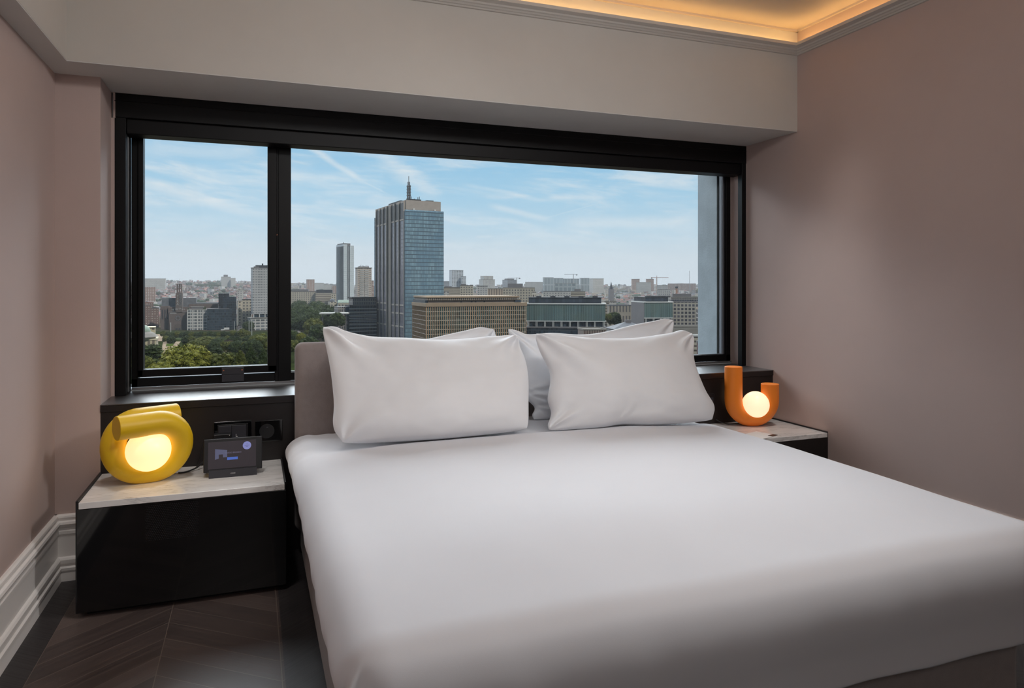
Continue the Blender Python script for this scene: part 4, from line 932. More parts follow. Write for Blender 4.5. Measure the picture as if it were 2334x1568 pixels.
# botanical hall with green dome
b = Bld('domed_hall', 'cream hall with a pale green dome at the lower left of the glass', 280, 280, 356, 600, phi=24, depth=30); W = b.W
b.part('walls', F_('cream_arcade', S(206, 186, 142), S(120, 104, 84), 3.6, 12, .55, .75, .5, gvar=.2), 0, W, 0, 30, -5, b.h(777)); b.part('cornice', mat('cream_stone', S(214, 194, 152), .8), -.6, W + .6, -.6, 30, b.h(777), b.h(774.5))
rd = MB(); cx_ = b.xr(320); rd.tube([(cx_, 8, b.h(774.5)), (cx_, 8, b.h(766))], 11.5, 36); b.add('rotunda', MATS['cream_stone'], rd)
cn = MB(); cn.tube([(cx_, 8, b.h(770)), (cx_, 8, b.h(761.5)), (cx_, 8, b.h(758))], lambda t: 13.5 - 6 * t, 36); b.add('rotunda_roof', R_pale, cn)
dm = MB().sphere((cx_, 8, b.h(758.5)), 7.6, 32, 16, (1, 1, .85)); b.add('green_dome', R_green, dm, smooth=True)
b.part('side_wing', MATS['cream_arcade'], b.xr(330), b.xr(350), 20, 30, -5, b.h(748, 0, 20)); b.part('wing_roof', MATS['cream_stone'], b.xr(329), b.xr(351), 19, 31, b.h(748, 0, 20), b.h(746, 0, 20))

# ---- cranes, mast, spire
def crane(label, u, v, d, vj, uj0, uj1, m, w=1.6):
    a = (u - U0) / FPX; p = at(u, d); g = gz(d, a); r = empty('tower_crane', (p.x, p.y, g), -TH - math.atan(a)); tag(r, label, 'crane')
    H = hz(vj, d) - g; k = d / FPX
    MB().box(-w, w, -w, w, 0, H).build('mast', m, r); MB().box((uj0 - u) * k, (uj1 - u) * k, -w * .5, w * .5, H, H + w * 1.2).build('jib', m, r)
    MB().box(-w * .6, w * .6, -w * .6, w * .6, H, hz(v, d) - g).build('cat_head', m, r)
    s = 1 if abs(uj1 - u) < abs(uj0 - u) else -1; e = (uj1 - u if s > 0 else uj0 - u) * k
    MB().box(min(e, e - s * 6), max(e, e - s * 6), -w, w, H - w * 2.2, H).build('counterweight', R_conc, r)
cw = mat('crane_grey', S(160, 158, 156), .7)
crane('pale crane above the institutional complex on the skyline', 1307, 624, 3000, 626, 1286, 1316, cw, 1.5)
crane('faint crane behind the grey capped block', 1178, 632, 2700, 634, 1157, 1186, cw, 1.3)
crane('orange and white crane on the right skyline', 1497, 628, 2700, 633, 1484, 1523, mat('crane_orange', S(196, 150, 124), .7), 1.6)
r = Bld('radio_mast', 'thin radio mast on the right skyline', 1571, 1571, 1572, 3000, cat='mast'); r.part('mast_pole', cw, 0, 1.6, 0, 1.6, 0, r.h(617))
r = Bld('orange_silo', 'orange crane foot rising beside the distant park', 1540, 1540, 1545, 1500, cat='crane'); r.part('shaft', mat('orange_steel', S(190, 128, 88), .7), 0, 4, 0, 4, 0, r.h(657)); r.part('cap', R_dark, -1, 5, -1, 5, r.h(657), r.h(653)); r.root.name = 'crane_tower'
p = at(1393, 1700); sp = empty('church_spire', (p.x, p.y, gz(1700, .14))); tag(sp, 'dark pointed church spire among the roofs right of the institutional complex', 'spire')
h0 = gz(1700, .14); MB().box(-5, 5, -5, 5, 0, hz(659, 1700) - h0).build('tower', R_conc, sp)
s_ = MB(); s_.tube([(0, 0, hz(659, 1700) - h0), (0, 0, hz(651, 1700) - h0), (0, 0, hz(642, 1700) - h0)], lambda t: max(.2, 5.2 * (1 - t) ** 1.1), 8); s_.build('spire', R_dark, sp)

# ------------------------------------------------------------------ trees
ORD = 'first second third fourth fifth sixth seventh eighth ninth tenth eleventh twelfth thirteenth fourteenth fifteenth sixteenth seventeenth eighteenth nineteenth'.split()
def leaf_mat(name, c1, c2, dark):
    m = bpy.data.materials.new(name); m.use_nodes = True; N = NT(m.node_tree); oc = N.n('ShaderNodeTexCoord').outputs['Object']
    a = N.noise(oc, 14., 6, .8); b = N.noise(oc, 2.2, 3, .6); rv = N.n('ShaderNodeObjectInfo').outputs['Random']
    c = N.mix(N.sm(a, .41, .58), dark, c1); c = N.mix(N.m('MULTIPLY', N.sm(b, .45, .7), .8), c, c2)
    c = N.mix(N.m('MULTIPLY', rv, .25), c, dark)
    bp = N.n('ShaderNodeBump', i={'Strength': 1., 'Distance': .6, 'Height': a})
    p = N.n('ShaderNodeBsdfPrincipled', i={'Base Color': c, 'Roughness': .85, 'Specular IOR Level': .15, 'Normal': bp.outputs[0]})
    N.nt.links.new(p.outputs[0], N.n('ShaderNodeOutputMaterial').inputs[0]); MATS[name] = m; return m
G_ = lambda r, g, b: tuple(c * .64 for c in srgb(r, g, b)[:3]) + (1,)
L_lime = leaf_mat('lime_leaves', G_(140, 138, 44), G_(168, 160, 72), G_(60, 64, 16))
L_olive = leaf_mat('olive_leaves', G_(108, 112, 42), G_(136, 134, 62), G_(40, 46, 18))
L_dark = leaf_mat('dark_leaves', G_(70, 84, 42), G_(92, 102, 54), G_(28, 38, 20))
L_maroon = leaf_mat('maroon_leaves', S(92, 66, 58), S(110, 90, 70), S(46, 36, 32))
M_bark = mat('tree_bark', S(84, 72, 60), .9)
def crown_mesh(kind, seed):
    r_ = random.Random(seed); bm = bmesh.new(); base = bmesh.new(); bmesh.ops.create_icosphere(base, subdivisions=2, radius=1)
    vs = [v.co.copy() for v in base.verts]; fs = [[v.index for v in f.verts] for f in base.faces]; base.free()
    V, Fc = [], []
    if kind != 'flat':                             # the dense inside of the crown
        for v in vs: V.append((v.x * (.72 if kind == 'round' else .5), v.y * (.72 if kind == 'round' else .5), v.z * .62 - (0 if kind == 'round' else .25)))
        Fc += [tuple(f) for f in fs]
    n = {'round': 230, 'cone': 150, 'flat': 140}[kind]
    for i in range(n):
        t = (i + .5) / n; ph = i * 2.399963 + r_.uniform(-.3, .3)
        if kind == 'round': z = 1 - 1.75 * t; q = math.sqrt(max(0, 1 - z * z)); c = Vector((q * math.cos(ph), q * math.sin(ph), z * .85)) * r_.uniform(.62, .92); s = r_.uniform(.10, .20)
        elif kind == 'cone': z = t; q = .78 * (1 - z) ** .75 + .03; c = Vector((q * math.cos(ph), q * math.sin(ph), z * 2.1 - 1.0)); c *= r_.uniform(.9, 1.06); s = r_.uniform(.10, .18) * (1.1 - z * .5)
        else: z = (int(t * 6) / 6); q = (.95 - .5 * z) * math.sqrt(r_.random()); c = Vector((q * math.cos(ph), q * math.sin(ph), z * 1.7 - .8 + r_.uniform(-.05, .05))); s = r_.uniform(.10, .19)
        b = len(V)
        for v in vs:
            w = 1 + .34 * noise.noise(v * 2.1 + Vector((i, seed, 0))) + .26 * noise.noise(v * 5 + Vector((seed, i, 0))) + .16 * noise.noise(v * 11 + Vector((i, i, seed)))
            p = v * s * w; p.z *= (.55 if kind == 'flat' else .82); V.append(tuple(c + p))
        Fc += [tuple(b + k for k in f) for f in fs]
        for q in range(70):                        # sprays of leaves standing off each clump
            dv_ = Vector((r_.gauss(0, 1), r_.gauss(0, 1), r_.gauss(0, 1) + .2)).normalized(); o_ = c + dv_ * s * r_.uniform(.9, 1.4)
            t1 = dv_.cross(Vector((r_.gauss(0, 1), r_.gauss(0, 1), r_.gauss(0, 1)))).normalized(); t2 = (dv_ * r_.uniform(.2, .9) + t1.cross(dv_) * r_.uniform(-1, 1)).normalized(); z_ = r_.uniform(.018, .042)
            b = len(V); V += [tuple(o_ - t1 * z_), tuple(o_ + t2 * z_ * 1.3), tuple(o_ + t1 * z_), tuple(o_ - t2 * z_ * .8)]; Fc.append((b, b + 1, b + 2, b + 3))
    me = bpy.data.meshes.new('crown'); me.from_pydata(V, [], Fc); me.materials.append(None); me.polygons.foreach_set('use_smooth', [True] * len(Fc)); return me
CR = {}
for kind, ns in (('round', 4), ('cone', 2), ('flat', 1)):
    for k in range(ns): CR[kind, k] = crown_mesh(kind, 11 + 7 * k)
tk = MB().tube([(0, 0, 0), (0, 0, .5), (.02, 0, 1)], lambda t: .055 - .02 * t, 8).build('trunk', M_bark); TRUNK = tk.data; bpy.data.objects.remove(tk)
PROTO = {}
def d_for(u, v):                                # how far away the ground lies that shows at height v
    d = 1200.
    while d < 5400 and V0 - (gz(d, (u - U0) / FPX) - EYE) / d * FPX > v: d += 20
    return d
def tree(u, vt, wpx, d, kind, m, label, group, hk=None):
    """a tree whose top shows at height vt; the crown is wpx wide in the photo's scale"""
    a = (u - U0) / FPX; p = at(u, d); g = gz(d, a); top = hz(vt, d); w = wpx * d / FPX / 2
    H = max(top - g, 3.); ch = min(H * .96, w * (1.9 if kind[0] == 'round' else 2.6)) if hk is None else hk * H
    if d > 1500: ch = max(ch, H * .92)
    r = empty('tree', (p.x, p.y, g), rnd.uniform(0, 6.28)); tag(r, label, 'tree', group)
    c = bpy.data.objects.new('crown', CR[kind]); COL.objects.link(c); c.parent = r; c.material_slots[0].link = 'OBJECT'; c.material_slots[0].material = m
    hz_ = ch / (1.75 if kind[0] == 'round' else 2.1); c.scale = (w / .98, w / .98, hz_); c.location.z = H - hz_ * (1.0 if kind[0] == 'round' else 1.12)
    t_ = bpy.data.objects.new('trunk', TRUNK); COL.objects.link(t_); t_.parent = r; t_.scale = (w * 1.0, w * 1.0, max(H - hz_, 1.))
    return r
rk = lambda: ('round', rnd.randrange(4))
big = [
 (425, 780, 112, 450, ('round', 0), L_lime, 'largest lime green tree, broad and rounded, near the lower middle of the left pane'),
 (343, 778, 76, 500, ('flat', 0), L_dark, 'dark spreading conifer just below the domed hall'),
 (322, 806, 56, 430, ('round', 1), L_olive, 'olive tree in the lower left corner of the glass'),
 (362, 822, 70, 415, ('round', 2), L_lime, 'low lime green tree before the dark conifer'),
 (398, 836, 56, 400, ('round', 3), L_lime, 'low bushy lime tree at the foot of the largest tree'),
 (486, 802, 50, 455, ('round', 3), L_olive, 'olive tree hard against the right of the largest lime tree'),
 (515, 800, 62, 450, ('round', 1), L_olive, 'rounded olive tree, second right of the largest lime tree'),
 (548, 801, 52, 445, ('cone', 0), L_olive, 'pointed olive tree in the middle right of the left pane'),
 (572, 792, 50, 455, ('cone', 1), L_dark, 'tall dark pointed tree low at the right of the left pane'),
 (600, 798, 44, 450, ('cone', 0), L_dark, 'dark pointed tree touching the window post low down'),
 (597, 757, 60, 620, ('round', 2), L_olive, 'large olive tree by the window post below the grey tower'),
 (575, 770, 44, 600, ('round', 0), L_dark, 'dark green tree left of the large olive tree'),
 (553, 748, 24, 760, ('round', 1), L_olive, 'round tree at the mouth of the street'),
 (566, 730, 26, 900, ('round', 2), L_dark, 'dark tree beside the flagpoles of the grey tower'),
 (470, 765, 46, 690, ('round', 1), L_olive, 'olive tree in the middle of the garden behind the largest lime tree'),
 (445, 773, 38, 640, ('round', 3), L_olive, 'smaller olive tree behind the largest lime tree'),
 (522, 772, 26, 640, ('round', 0), L_maroon, 'maroon leaved tree in the middle of the garden'),
 (540, 774, 36, 640, ('round', 2), L_dark, 'dark tree right of the maroon tree'),
 (500, 768, 38, 680, ('round', 2), L_dark, 'dark tree left of the maroon tree'),
 (493, 788, 40, 560, ('flat', 0), L_dark, 'dark layered tree at the centre of the garden'),
 (388, 795, 26, 520, ('round', 1), L_maroon, 'brownish bush beside the sandy square'),
 (450, 790, 60, 500, ('round', 3), L_olive, 'olive tree at the right shoulder of the largest lime tree'),
 (683, 682, 40, 1250, ('round', 0), L_dark, 'far dark tree at the left end of the boulevard row'),
 (676, 692, 50, 1000, ('round', 1), L_dark, 'broad dark boulevard tree beside the window post'),
 (706, 695, 52, 950, ('round', 2), L_dark, 'broad boulevard tree in the middle of the row'),
 (722, 683, 46, 1150, ('round', 3), L_dark, 'boulevard tree behind the white canopy roof'),
 (745, 692, 52, 1000, ('round', 0), L_dark, 'boulevard tree right of the canopy, near the stone wing'),
 (760, 705, 44, 880, ('round', 1), L_dark, 'dark tree below the canopy roof against the stone wing'),
 (735, 716, 46, 830, ('round', 2), L_dark, 'dark tree under the canopy roof'),
 (715, 722, 44, 760, ('round', 3), L_olive, 'greener boulevard tree above the pillow corner'),
 (726, 736, 40, 700, ('round', 0), L_dark, 'dark tree touching the corner of the widest pillow'),
 (686, 757, 22, 600, ('round', 1), L_lime, 'small bright green tree above the headboard'),
 (668, 750, 30, 640, ('round', 2), L_dark, 'dark low tree between window post and headboard'),
 (672, 772, 34, 560, ('round', 3), L_olive, 'olive tree just above the corner of the headboard'),
 (705, 764, 46, 560, ('round', 1), L_dark, 'dark tree directly above the headboard'),
 (1400, 709, 34, 800, ('round', 0), L_dark, 'dark round tree standing before the palace range'),
 (1386, 714, 18, 790, ('round', 2), L_olive, 'small olive tree left of the dark round one'),
]
for (u, v, w, d, k, m, lb_) in big: tree(u, v, w, d, k, m, lb_, 'city trees')
for i in range(19):
    u = 373 + i * 10.6
    tree(u, 753 + (i * 7 % 5) - (1 if i > 11 else 0), 15 + i % 3, 790, rk(), L_dark if i % 3 else L_olive, '%s tree from the left in the clipped row across the far side of the garden' % ORD[i], 'row of dark trees across the garden')
for i in range(16):
    tree(1523 + i * 5.8, 657 + (i * 5 % 4), 13, d_for(1523 + i * 5.8, 667 + i % 2), rk(), L_olive, '%s tree from the left in the distant park on the right' % ORD[i], 'distant park trees on the right')
for i in range(12):
    tree(343 + i * 3.4 + (i % 3), 665 + (i * 3 % 3), 9, d_for(343 + i * 3.4, 672 + i % 3), rk(), L_dark, '%s dark tree from the left in the clump below the red block' % ORD[i], 'clump of trees below the red block')
for i in range(13):
    tree(449 + i * 4.6, 647 + (i * 5 % 5), 10, d_for(449 + i * 4.6, 655 + i % 3), rk(), L_dark, '%s dark tree from the left on the slope behind the church tower' % ORD[i], 'hillside trees behind the church tower')
for i in range(20):
    if not 1 < i < 4: tree(379 + i * 11.6, 763.5 + (i * 5 % 4), 17 + i * 3 % 7, 735 - (i * 7 % 3) * 12, rk(), (L_olive, L_dark, L_olive, L_dark, L_dark)[i % 5], '%s tree from the left in the loose second garden row' % (ORD + ['twentieth'])[i], 'loose second row of garden trees')
for i in range(13):
    tree(452 + i * 12, 776 + (i * 5 % 5), 20 + i * 5 % 9, 640 - (i * 5 % 4) * 14, rk(), (L_dark, L_olive, L_olive, L_dark)[i % 4], '%s tree from the left in the shaded middle of the garden' % ORD[i], 'trees in the middle of the garden')
for i in range(9):
    tree(664 + i * 13, 706 + (i * 7 % 9) * 2, 30 + i * 5 % 11, 850 - i * 12, rk(), L_dark, '%s tree from the left in the lower boulevard row' % ORD[i], 'lower boulevard trees')
# hedges, lawn and paths of the garden
def ground_patch(name, pts, z, m, label, cat, kind=None):
    P = [at(u, d) + Vector((0, 0, GZ + z)) for u, d in pts]; b = MB(); b.face(P[::-1] if (P[1] - P[0]).cross(P[2] - P[0]).z < 0 else P)
    for q in range(len(P)): b.face([P[q], P[(q + 1) % len(P)], P[(q + 1) % len(P)] - Vector((0, 0, z + 1)), P[q] - Vector((0, 0, z + 1))])
    o = b.build(name, m, merge=True); tag(o, label, cat, kind=kind); return o
dv = lambda v: (EYE - GZ) * FPX / (v - V0)
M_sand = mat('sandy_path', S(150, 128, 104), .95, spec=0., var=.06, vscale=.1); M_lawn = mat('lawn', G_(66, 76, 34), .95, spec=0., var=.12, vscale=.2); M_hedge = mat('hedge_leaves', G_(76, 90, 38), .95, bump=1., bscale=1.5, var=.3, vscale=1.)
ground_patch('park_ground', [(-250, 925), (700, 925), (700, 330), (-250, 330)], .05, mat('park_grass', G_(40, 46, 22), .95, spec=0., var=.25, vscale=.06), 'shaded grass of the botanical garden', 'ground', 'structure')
for k, (pts) in enumerate([[(372, dv(779)), (412, dv(779)), (396, dv(800)), (380, dv(808)), (366, dv(808))], [(502, dv(799)), (520, dv(799)), (516, dv(803)), (498, dv(803))], [(553, dv(798)), (566, dv(798)), (560, dv(806)), (548, dv(806))], [(567, dv(782)), (576, dv(782)), (574, dv(793)), (570, dv(793))], [(345, dv(762)), (372, dv(762)), (372, dv(778)), (350, dv(778))]]):
    ground_patch('path', pts, .4, M_sand, ['sandy square beside the largest lime tree', 'small sandy path patch in the middle of the garden', 'sandy path corner right of the olive trees', 'narrow sandy path near the window post', 'sandy forecourt beside the domed hall'][k], 'path', 'structure')
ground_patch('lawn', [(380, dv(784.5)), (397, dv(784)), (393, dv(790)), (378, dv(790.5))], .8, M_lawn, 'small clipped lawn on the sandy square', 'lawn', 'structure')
def hedge(u0, u1, v, hpx, label):
    d = dv(v + hpx); p, q = at(u0, d), at(u1, d + 4); L = (q - p).length; r = math.atan2(q.y - p.y, q.x - p.x)
    o = MB().box(0, L, 0, 3, 0, hz(v, d) - GZ).build('hedge', M_hedge); o.location = (p.x, p.y, GZ); o.rotation_euler.z = r; tag(o, label, 'hedge', 'garden hedges')
hedge(374, 416, 771, 6, 'long clipped hedge left of the garden behind the sandy square'); hedge(416, 470, 770, 5, 'long clipped hedge in the middle of the garden')
hedge(468, 530, 792, 3, 'low clipped hedge in the garden, the longer of two'); hedge(532, 565, 792, 3, 'low clipped hedge in the garden, the shorter of two')

# ------------------------------------------------------------------ streets and traffic
M_asph = mat('asphalt', S(98, 90, 84), .95, spec=0., var=.08, vscale=.1)
ground_patch('street', [(537, 700), (556, 700), (553, 1500), (545, 1500)], .2, M_asph, 'street running away beside the dark glass office', 'street', 'structure')
ground_patch('street', [(655, 1450), (668, 1450), (705, 640), (640, 640)], .2, mat('pale_paving', S(124, 110, 98), .95, spec=0., var=.12, vscale=.15), 'pale paved boulevard between the window post and the trees', 'street', 'structure')
ground_patch('square', [(1380, dv(735)), (1470, dv(735)), (1560, dv(742)), (1640, dv(742)), (1640, dv(760)), (1400, dv(750))], .2, M_sand, 'pale square in front of the palace range', 'square', 'structure')
car_cols = [('white', S(220, 220, 218)), ('dark', S(44, 46, 52)), ('silver', S(168, 170, 174)), ('red', S(150, 44, 40))]
CARS = {}; CN = {}
def car(u, d, k, van, label, group, rz):
    CN[label] = CN.get(label, 0) + 1; label = '%s, %s' % (label, ('nearest', 'second nearest', 'third nearest', 'fourth nearest', 'fifth nearest')[CN[label] - 1]); key = (k, van); r = empty('van' if van else 'car', at(u, d) + Vector((0, 0, gz(d, (u - U0) / FPX) + .25)), rz); tag(r, label, 'van' if van else 'car', group)
    if key not in CARS:
        L, Wd, h1, h2 = (5.6, 2.1, 1.1, 2.5) if van else (4.4, 1.8, .9, 1.45); m = mat('car_paint_' + car_cols[k][0], car_cols[k][1], .3, coat=.5)
        o1 = MB().prism([(-Wd / 2, .25), (Wd / 2, .25), (Wd / 2, h1), (-Wd / 2, h1)], 'x', -L / 2, L / 2).build('body', m, bevel=.12)
        o2 = MB().box(-L * .32, L * (.42 if van else .2), -Wd * .45, Wd * .45, h1, h2).build('cabin', m if van else mat('car_glass', S(30, 34, 40), .1), bevel=.15)
        wl = MB().tube([(0, -.12, 0), (0, .12, 0)], .36, 14).build('wheel', mat('tyre', S(24, 24, 26), .8))
        CARS[key] = (o1, o2, wl, L, Wd); ps_ = [o1, o2, wl]
    o1, o2, wl, L, Wd = CARS[key]
    first = o1.parent is None
    for q in (o1, o2):
        c = q if first else q.copy()
        if not first: COL.objects.link(c)
        c.parent = r
    for j, (sx, sy) in enumerate(((-1, -1), (-1, 1), (1, -1), (1, 1))):
        c = wl if first and j == 0 else wl.copy()
        if not (first and j == 0): COL.objects.link(c)
        c.parent = r; c.location = (sx * L * .32, sy * Wd * .46, .36)
road = math.atan2((at(660, 1400) - at(680, 640)).y, (at(660, 1400) - at(680, 640)).x)
for i in range(14):
    u, d = 665 + (i * 17 % 30), 730 + i * 32; k = i % 4; van = i in (3, 8)
    car(u, d, k, van, '%s %s on the pale boulevard beside the window post' % (car_cols[k][0], 'van' if van else 'car'), 'traffic on the boulevard', road)
for i in range(12):
    k = (0, 1, 2, 1, 3, 2)[i % 6]; car(543 + (0, 4.5)[i % 2] + i * .35, 880 + 42 * i, k, False, '%s car parked in the street beside the dark glass office' % car_cols[k][0], 'cars in the side street', R(80))
for i, (u, d) in enumerate(((1399, 1010), (1560, 985), (1567, 988), (1578, 990), (1588, 985))):
    k = (0, 1, 2, 1, 3)[i]; car(u, d, k, False, '%s car on the pale square at the right' % car_cols[k][0], 'cars on the square', R(10))
for u in (567.5, 574):
    p = at(u, 850); f_ = MB().tube([(0, 0, 0), (0, 0, hz(729, 850) - GZ)], .25, 8).build('flagpole', R_white); f_.location = (p.x, p.y, GZ); tag(f_, ('left' if u < 570 else 'right') + ' one of two tall white flagpoles before the grey tower', 'flagpole', 'flagpoles of the grey tower')
for u, h_ in ((389.5, 735), (534, 732)):
    p = at(u, 800); f_ = MB().tube([(0, 0, 0), (0, 0, hz(h_, 800) - GZ)], .22, 8).build('flagpole', R_white); f_.location = (p.x, p.y, GZ); tag(f_, 'white pole before the church front' if u < 400 else 'white pole at the mouth of the street', 'flagpole')

# ------------------------------------------------------------------ houses
WALLS = [('cream', mat('house_cream', S(176, 162, 142), .9)), ('white', mat('house_white', S(198, 192, 184), .9)), ('brick', mat('house_brick', S(112, 80, 68), .9)), ('grey', mat('house_grey', S(130, 123, 118), .9)), ('rust', mat('house_rust', S(128, 92, 76), .9))]
ROOFS = [('orange', mat('tile_orange', S(150, 88, 64), .9)), ('red', mat('tile_red', S(120, 68, 56), .9)), ('brown', mat('tile_brown', S(88, 68, 62), .9)), ('slate', mat('tile_slate', S(74, 72, 78), .9)), ('zinc', mat('tile_zinc', S(104, 101, 101), .9))]
HM = [m for _, m in WALLS] + [m for _, m in ROOFS] + [R_dark]
def house(mb, o, ang, w, l, h, rh, wi, ri, flat, big=False):
    ca, sa = math.cos(ang), math.sin(ang)
    def P(x, y, z): return (o[0] + x * ca - y * sa, o[1] + x * sa + y * ca, o[2] + z)
    a = [P(0, 0, -8), P(w, 0, -8), P(w, l, -8), P(0, l, -8)]; t_ = [P(0, 0, h), P(w, 0, h), P(w, l, h), P(0, l, h)]
    for i in range(4): j = (i + 1) % 4; mb.face([a[i], a[j], t_[j], t_[i]], mi=wi)
    if flat: mb.face(t_, mi=5 + ri)
    else:
        r0, r1 = P(0, l / 2, h + rh), P(w, l / 2, h + rh)
        mb.face([t_[0], t_[1], r1, r0], mi=5 + ri); mb.face([t_[2], t_[3], r0, r1], mi=5 + ri); mb.face([t_[3], t_[0], r0], mi=wi); mb.face([t_[1], t_[2], r1], mi=wi)
    if big:
        nx = max(2, int(w / 3.2)); nz = max(2, int(h / 3.4))
        for i in range(nx):
            for k in range(nz):
                x0 = (i + .28) * w / nx; x1 = (i + .72) * w / nx; z0 = (k + .25) * h / nz; z1 = (k + .7) * h / nz
                mb.face([P(x0, -.06, z0), P(x1, -.06, z0), P(x1, -.06, z1), P(x0, -.06, z1)], mi=10)
hs_ = []
def region(u):
    for lim, s in ((360, 'below the white slab'), (400, 'left of the church tower'), (440, 'right of the church tower'), (500, 'left of the dark office'),
                   (560, 'behind the dark office'), (700, 'near the window post'), (770, 'behind the boulevard trees'), (860, 'by the balcony tower'), (1090, 'behind the tan office'),
                   (1240, 'around the column hall'), (1400, 'behind the green office'), (1500, 'below the two square towers'), (1700, 'at the far right')):
        if u < lim: return s
for i in range(13500):
    q = rnd.random(); d = 1 / ((1 - q) / 1120 + q / 5200)
    d += rnd.uniform(-20, 20); u = rnd.uniform(306, 1625)
    if i >= 8200:                              # the same city to either side of what the window shows from here
        d = 1 / ((1 - q) / 520 + q / 5200); u = rnd.choice((rnd.uniform(-900, 296), rnd.uniform(1640, 2500)))
        if u > -200 and u < 300 and d < 900: continue
    if 655 > u > 600 and d < 1500: continue
    if u > 700 and d < 1150: d += 400
    if 530 < u < 560 and d < 1500: continue
    p_ = at(u, d); hit = False
    for (fp, fa, fW, fD) in FOOT:
        if (p_ - fp).length < 140:
            e_ = p_ - fp; lx = e_.x * math.cos(fa) + e_.y * math.sin(fa); ly = -e_.x * math.sin(fa) + e_.y * math.cos(fa)
            if -16 < lx < fW + 16 and -16 < ly < fD + 16: hit = True; break
    if hit: continue
    left = u < 600
    if left: ri = rnd.choices(range(5), (22, 34, 26, 12, 6))[0]; wi = rnd.choices(range(5), (16, 7, 38, 12, 27))[0]
    else: ri = rnd.choices(range(5), (5, 9, 18, 30, 38))[0]; wi = rnd.choices(range(5), (32, 24, 10, 26, 8))[0]
    flat = rnd.random() < (.12 if left else .45); w = rnd.uniform(8, 15) * (1 if left else 1.35); l = rnd.uniform(9, 13); h = rnd.uniform(7, 12) * (1 if left else 1.25)
    blk = noise.noise(Vector((u / 60, d / 260, 3))) * 1.4; ang = -TH + blk + (R(90) if noise.noise(Vector((u / 40, d / 120, 8))) > .12 else 0)
    if rnd.random() < .05 and d > 1400: w *= 1.8; h *= 1.7; flat = True; wi = 1 if left else 0
    hs_.append((d, u, ang, w, l, h, rnd.uniform(2.5, 4.5), wi, ri, flat))
hs_.sort()
near = []
for q in hs_:
    if q[0] > 2600 or not 306 <= q[1] <= 1625 or (q[0] <= 1150 and q[1] >= 600): continue
    p = at(q[1], q[0])
    if all((p - at(k[1], k[0])).length > 15 for k in near): near.append(q)
    if len(near) == 300: break
ids = set(map(id, near)); HL = {}
from collections import Counter
for q in near:
    d, u, ang, w, l, h, rh, wi, ri, flat = q; p = at(u, d); mb = MB(); house(mb, (0, 0, 0), 0, w, l, h, rh, wi, ri, flat, True)
    o = mb.build('house', HM); o.location = (p.x, p.y, gz(d, (u - U0) / FPX)); o.rotation_euler.z = ang
    kind = '%s house, %s %s roof, %s' % (WALLS[wi][0], 'flat' if flat else 'pitched', ROOFS[ri][0], region(u)); tag(o, kind, 'house', 'nearer houses ' + region(u)); HL.setdefault(kind, []).append((u, o))
for kind, L in HL.items():
    if len(L) > 1:
        for i, (u, o) in enumerate(sorted(L, key=lambda q: q[0])): o['label'] = kind + (', %s from the left' % ORD[i] if i < 19 else '')
mb = MB()
for q in hs_:
    if id(q) in ids: continue
    d, u, ang, w, l, h, rh, wi, ri, flat = q; p = at(u, d); house(mb, (p.x, p.y, gz(d, (u - U0) / FPX)), ang, w, l, h, rh, wi, ri, flat)
o = mb.build('rooftops', HM); tag(o, 'countless small houses and roofs spreading to the far hills', 'rooftops', kind='stuff')
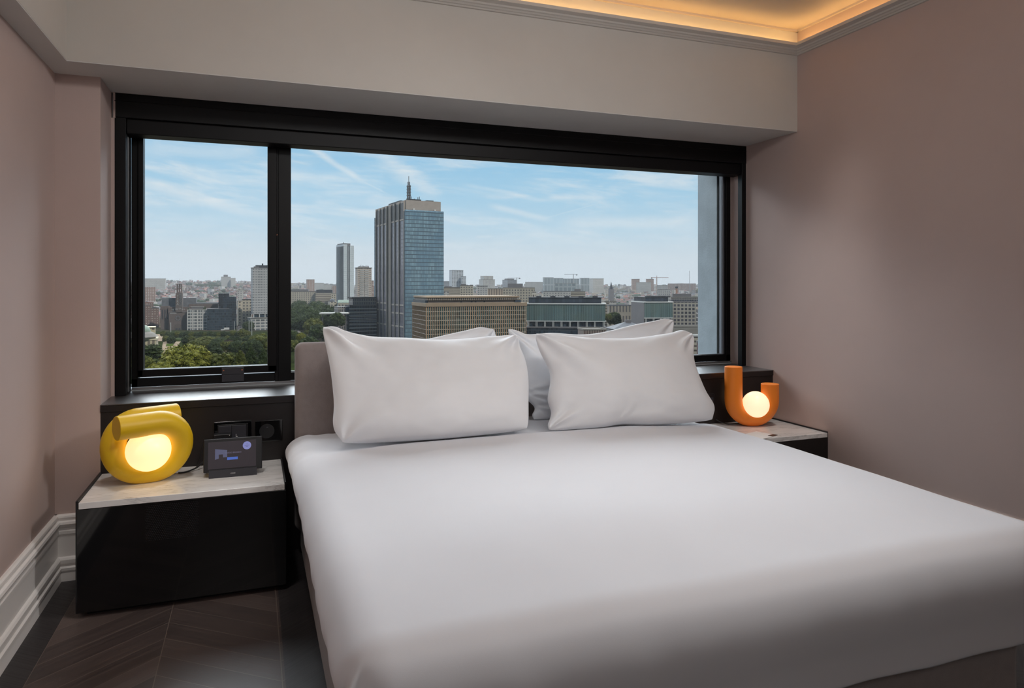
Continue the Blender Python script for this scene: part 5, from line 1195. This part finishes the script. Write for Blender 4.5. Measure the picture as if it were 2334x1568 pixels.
# far woods between the houses
tm = []
for i in range(420):
    d = 1 / (rnd.random() / 1500 + (1 - rnd.random()) / 5600 + 1e-5); d = min(max(d, 1500), 5800); u = rnd.uniform(306, 1625); tm.append((u, d, rnd.uniform(7, 15)))
V, Fc = [], []
for i in range(330):
    q = rnd.random(); tm.append((rnd.uniform(-250, 285), rnd.uniform(420, 880), rnd.uniform(7, 12)) if q < .5 else (rnd.choice((rnd.uniform(-900, 290), rnd.uniform(1640, 2500))), rnd.uniform(900, 5000), rnd.uniform(7, 15)))
bs = bmesh.new(); bmesh.ops.create_icosphere(bs, subdivisions=2, radius=1); vs = [v.co.copy() for v in bs.verts]; fs = [[v.index for v in f.verts] for f in bs.faces]; bs.free()
for i, (u, d, s) in enumerate(tm):
    p = at(u, d); g = gz(d, (u - U0) / FPX)
    for k in range(3):
        b = len(V); ox, oy = rnd.uniform(-s, s) * 1.2, rnd.uniform(-s, s)
        for v in vs: w = s * .8 * (1 + .4 * noise.noise(v * 2 + Vector((i, k, 0)))); V.append((p.x + ox + v.x * w, p.y + oy + v.y * w, g + 4 + s * .4 + v.z * w * .8))
        Fc += [tuple(b + t_ for t_ in f) for f in fs]
me = bpy.data.meshes.new('far_woods'); me.from_pydata(V, [], Fc); me.materials.append(leaf_mat('far_leaves', G_(56, 68, 42), G_(72, 82, 50), G_(34, 44, 28)))
o = bpy.data.objects.new('far_woods', me); COL.objects.link(o); tag(o, 'dark patches of distant trees among the far roofs', 'woods', kind='stuff')

# ------------------------------------------------------------------ haze over the city
HZ = (.53, .54, .555, 1)
m = bpy.data.materials.new('summer_haze'); m.use_nodes = True; N = NT(m.node_tree)
vs_ = N.n('ShaderNodeVolumeScatter', i={'Color': HZ, 'Density': 7.5e-5, 'Anisotropy': .0}); va_ = N.n('ShaderNodeVolumeAbsorption', i={'Color': HZ, 'Density': 7.5e-5})
ad_ = N.n('ShaderNodeAddShader'); N.nt.links.new(vs_.outputs[0], ad_.inputs[0]); N.nt.links.new(va_.outputs[0], ad_.inputs[1]); N.nt.links.new(ad_.outputs[0], N.n('ShaderNodeOutputMaterial').inputs['Volume'])
hb_ = MB(); zb_, zt_ = -75, 260
c4 = [at(U0 - 1.6 * FPX, 330), at(U0 + 1.1 * FPX, 330), at(U0 + 1.1 * FPX, 9600), at(U0 - 1.6 * FPX, 9600)]
lo_ = [(p.x, p.y, zb_) for p in c4]; hi_ = [(p.x, p.y, zt_) for p in c4]
hb_.face(lo_[::-1]); hb_.face(hi_)
for i in range(4): j = (i + 1) % 4; hb_.face([lo_[i], lo_[j], hi_[j], hi_[i]])
o = hb_.build('haze', m, merge=True); tag(o, 'thin pale summer haze hanging over the whole city', 'haze', kind='stuff')
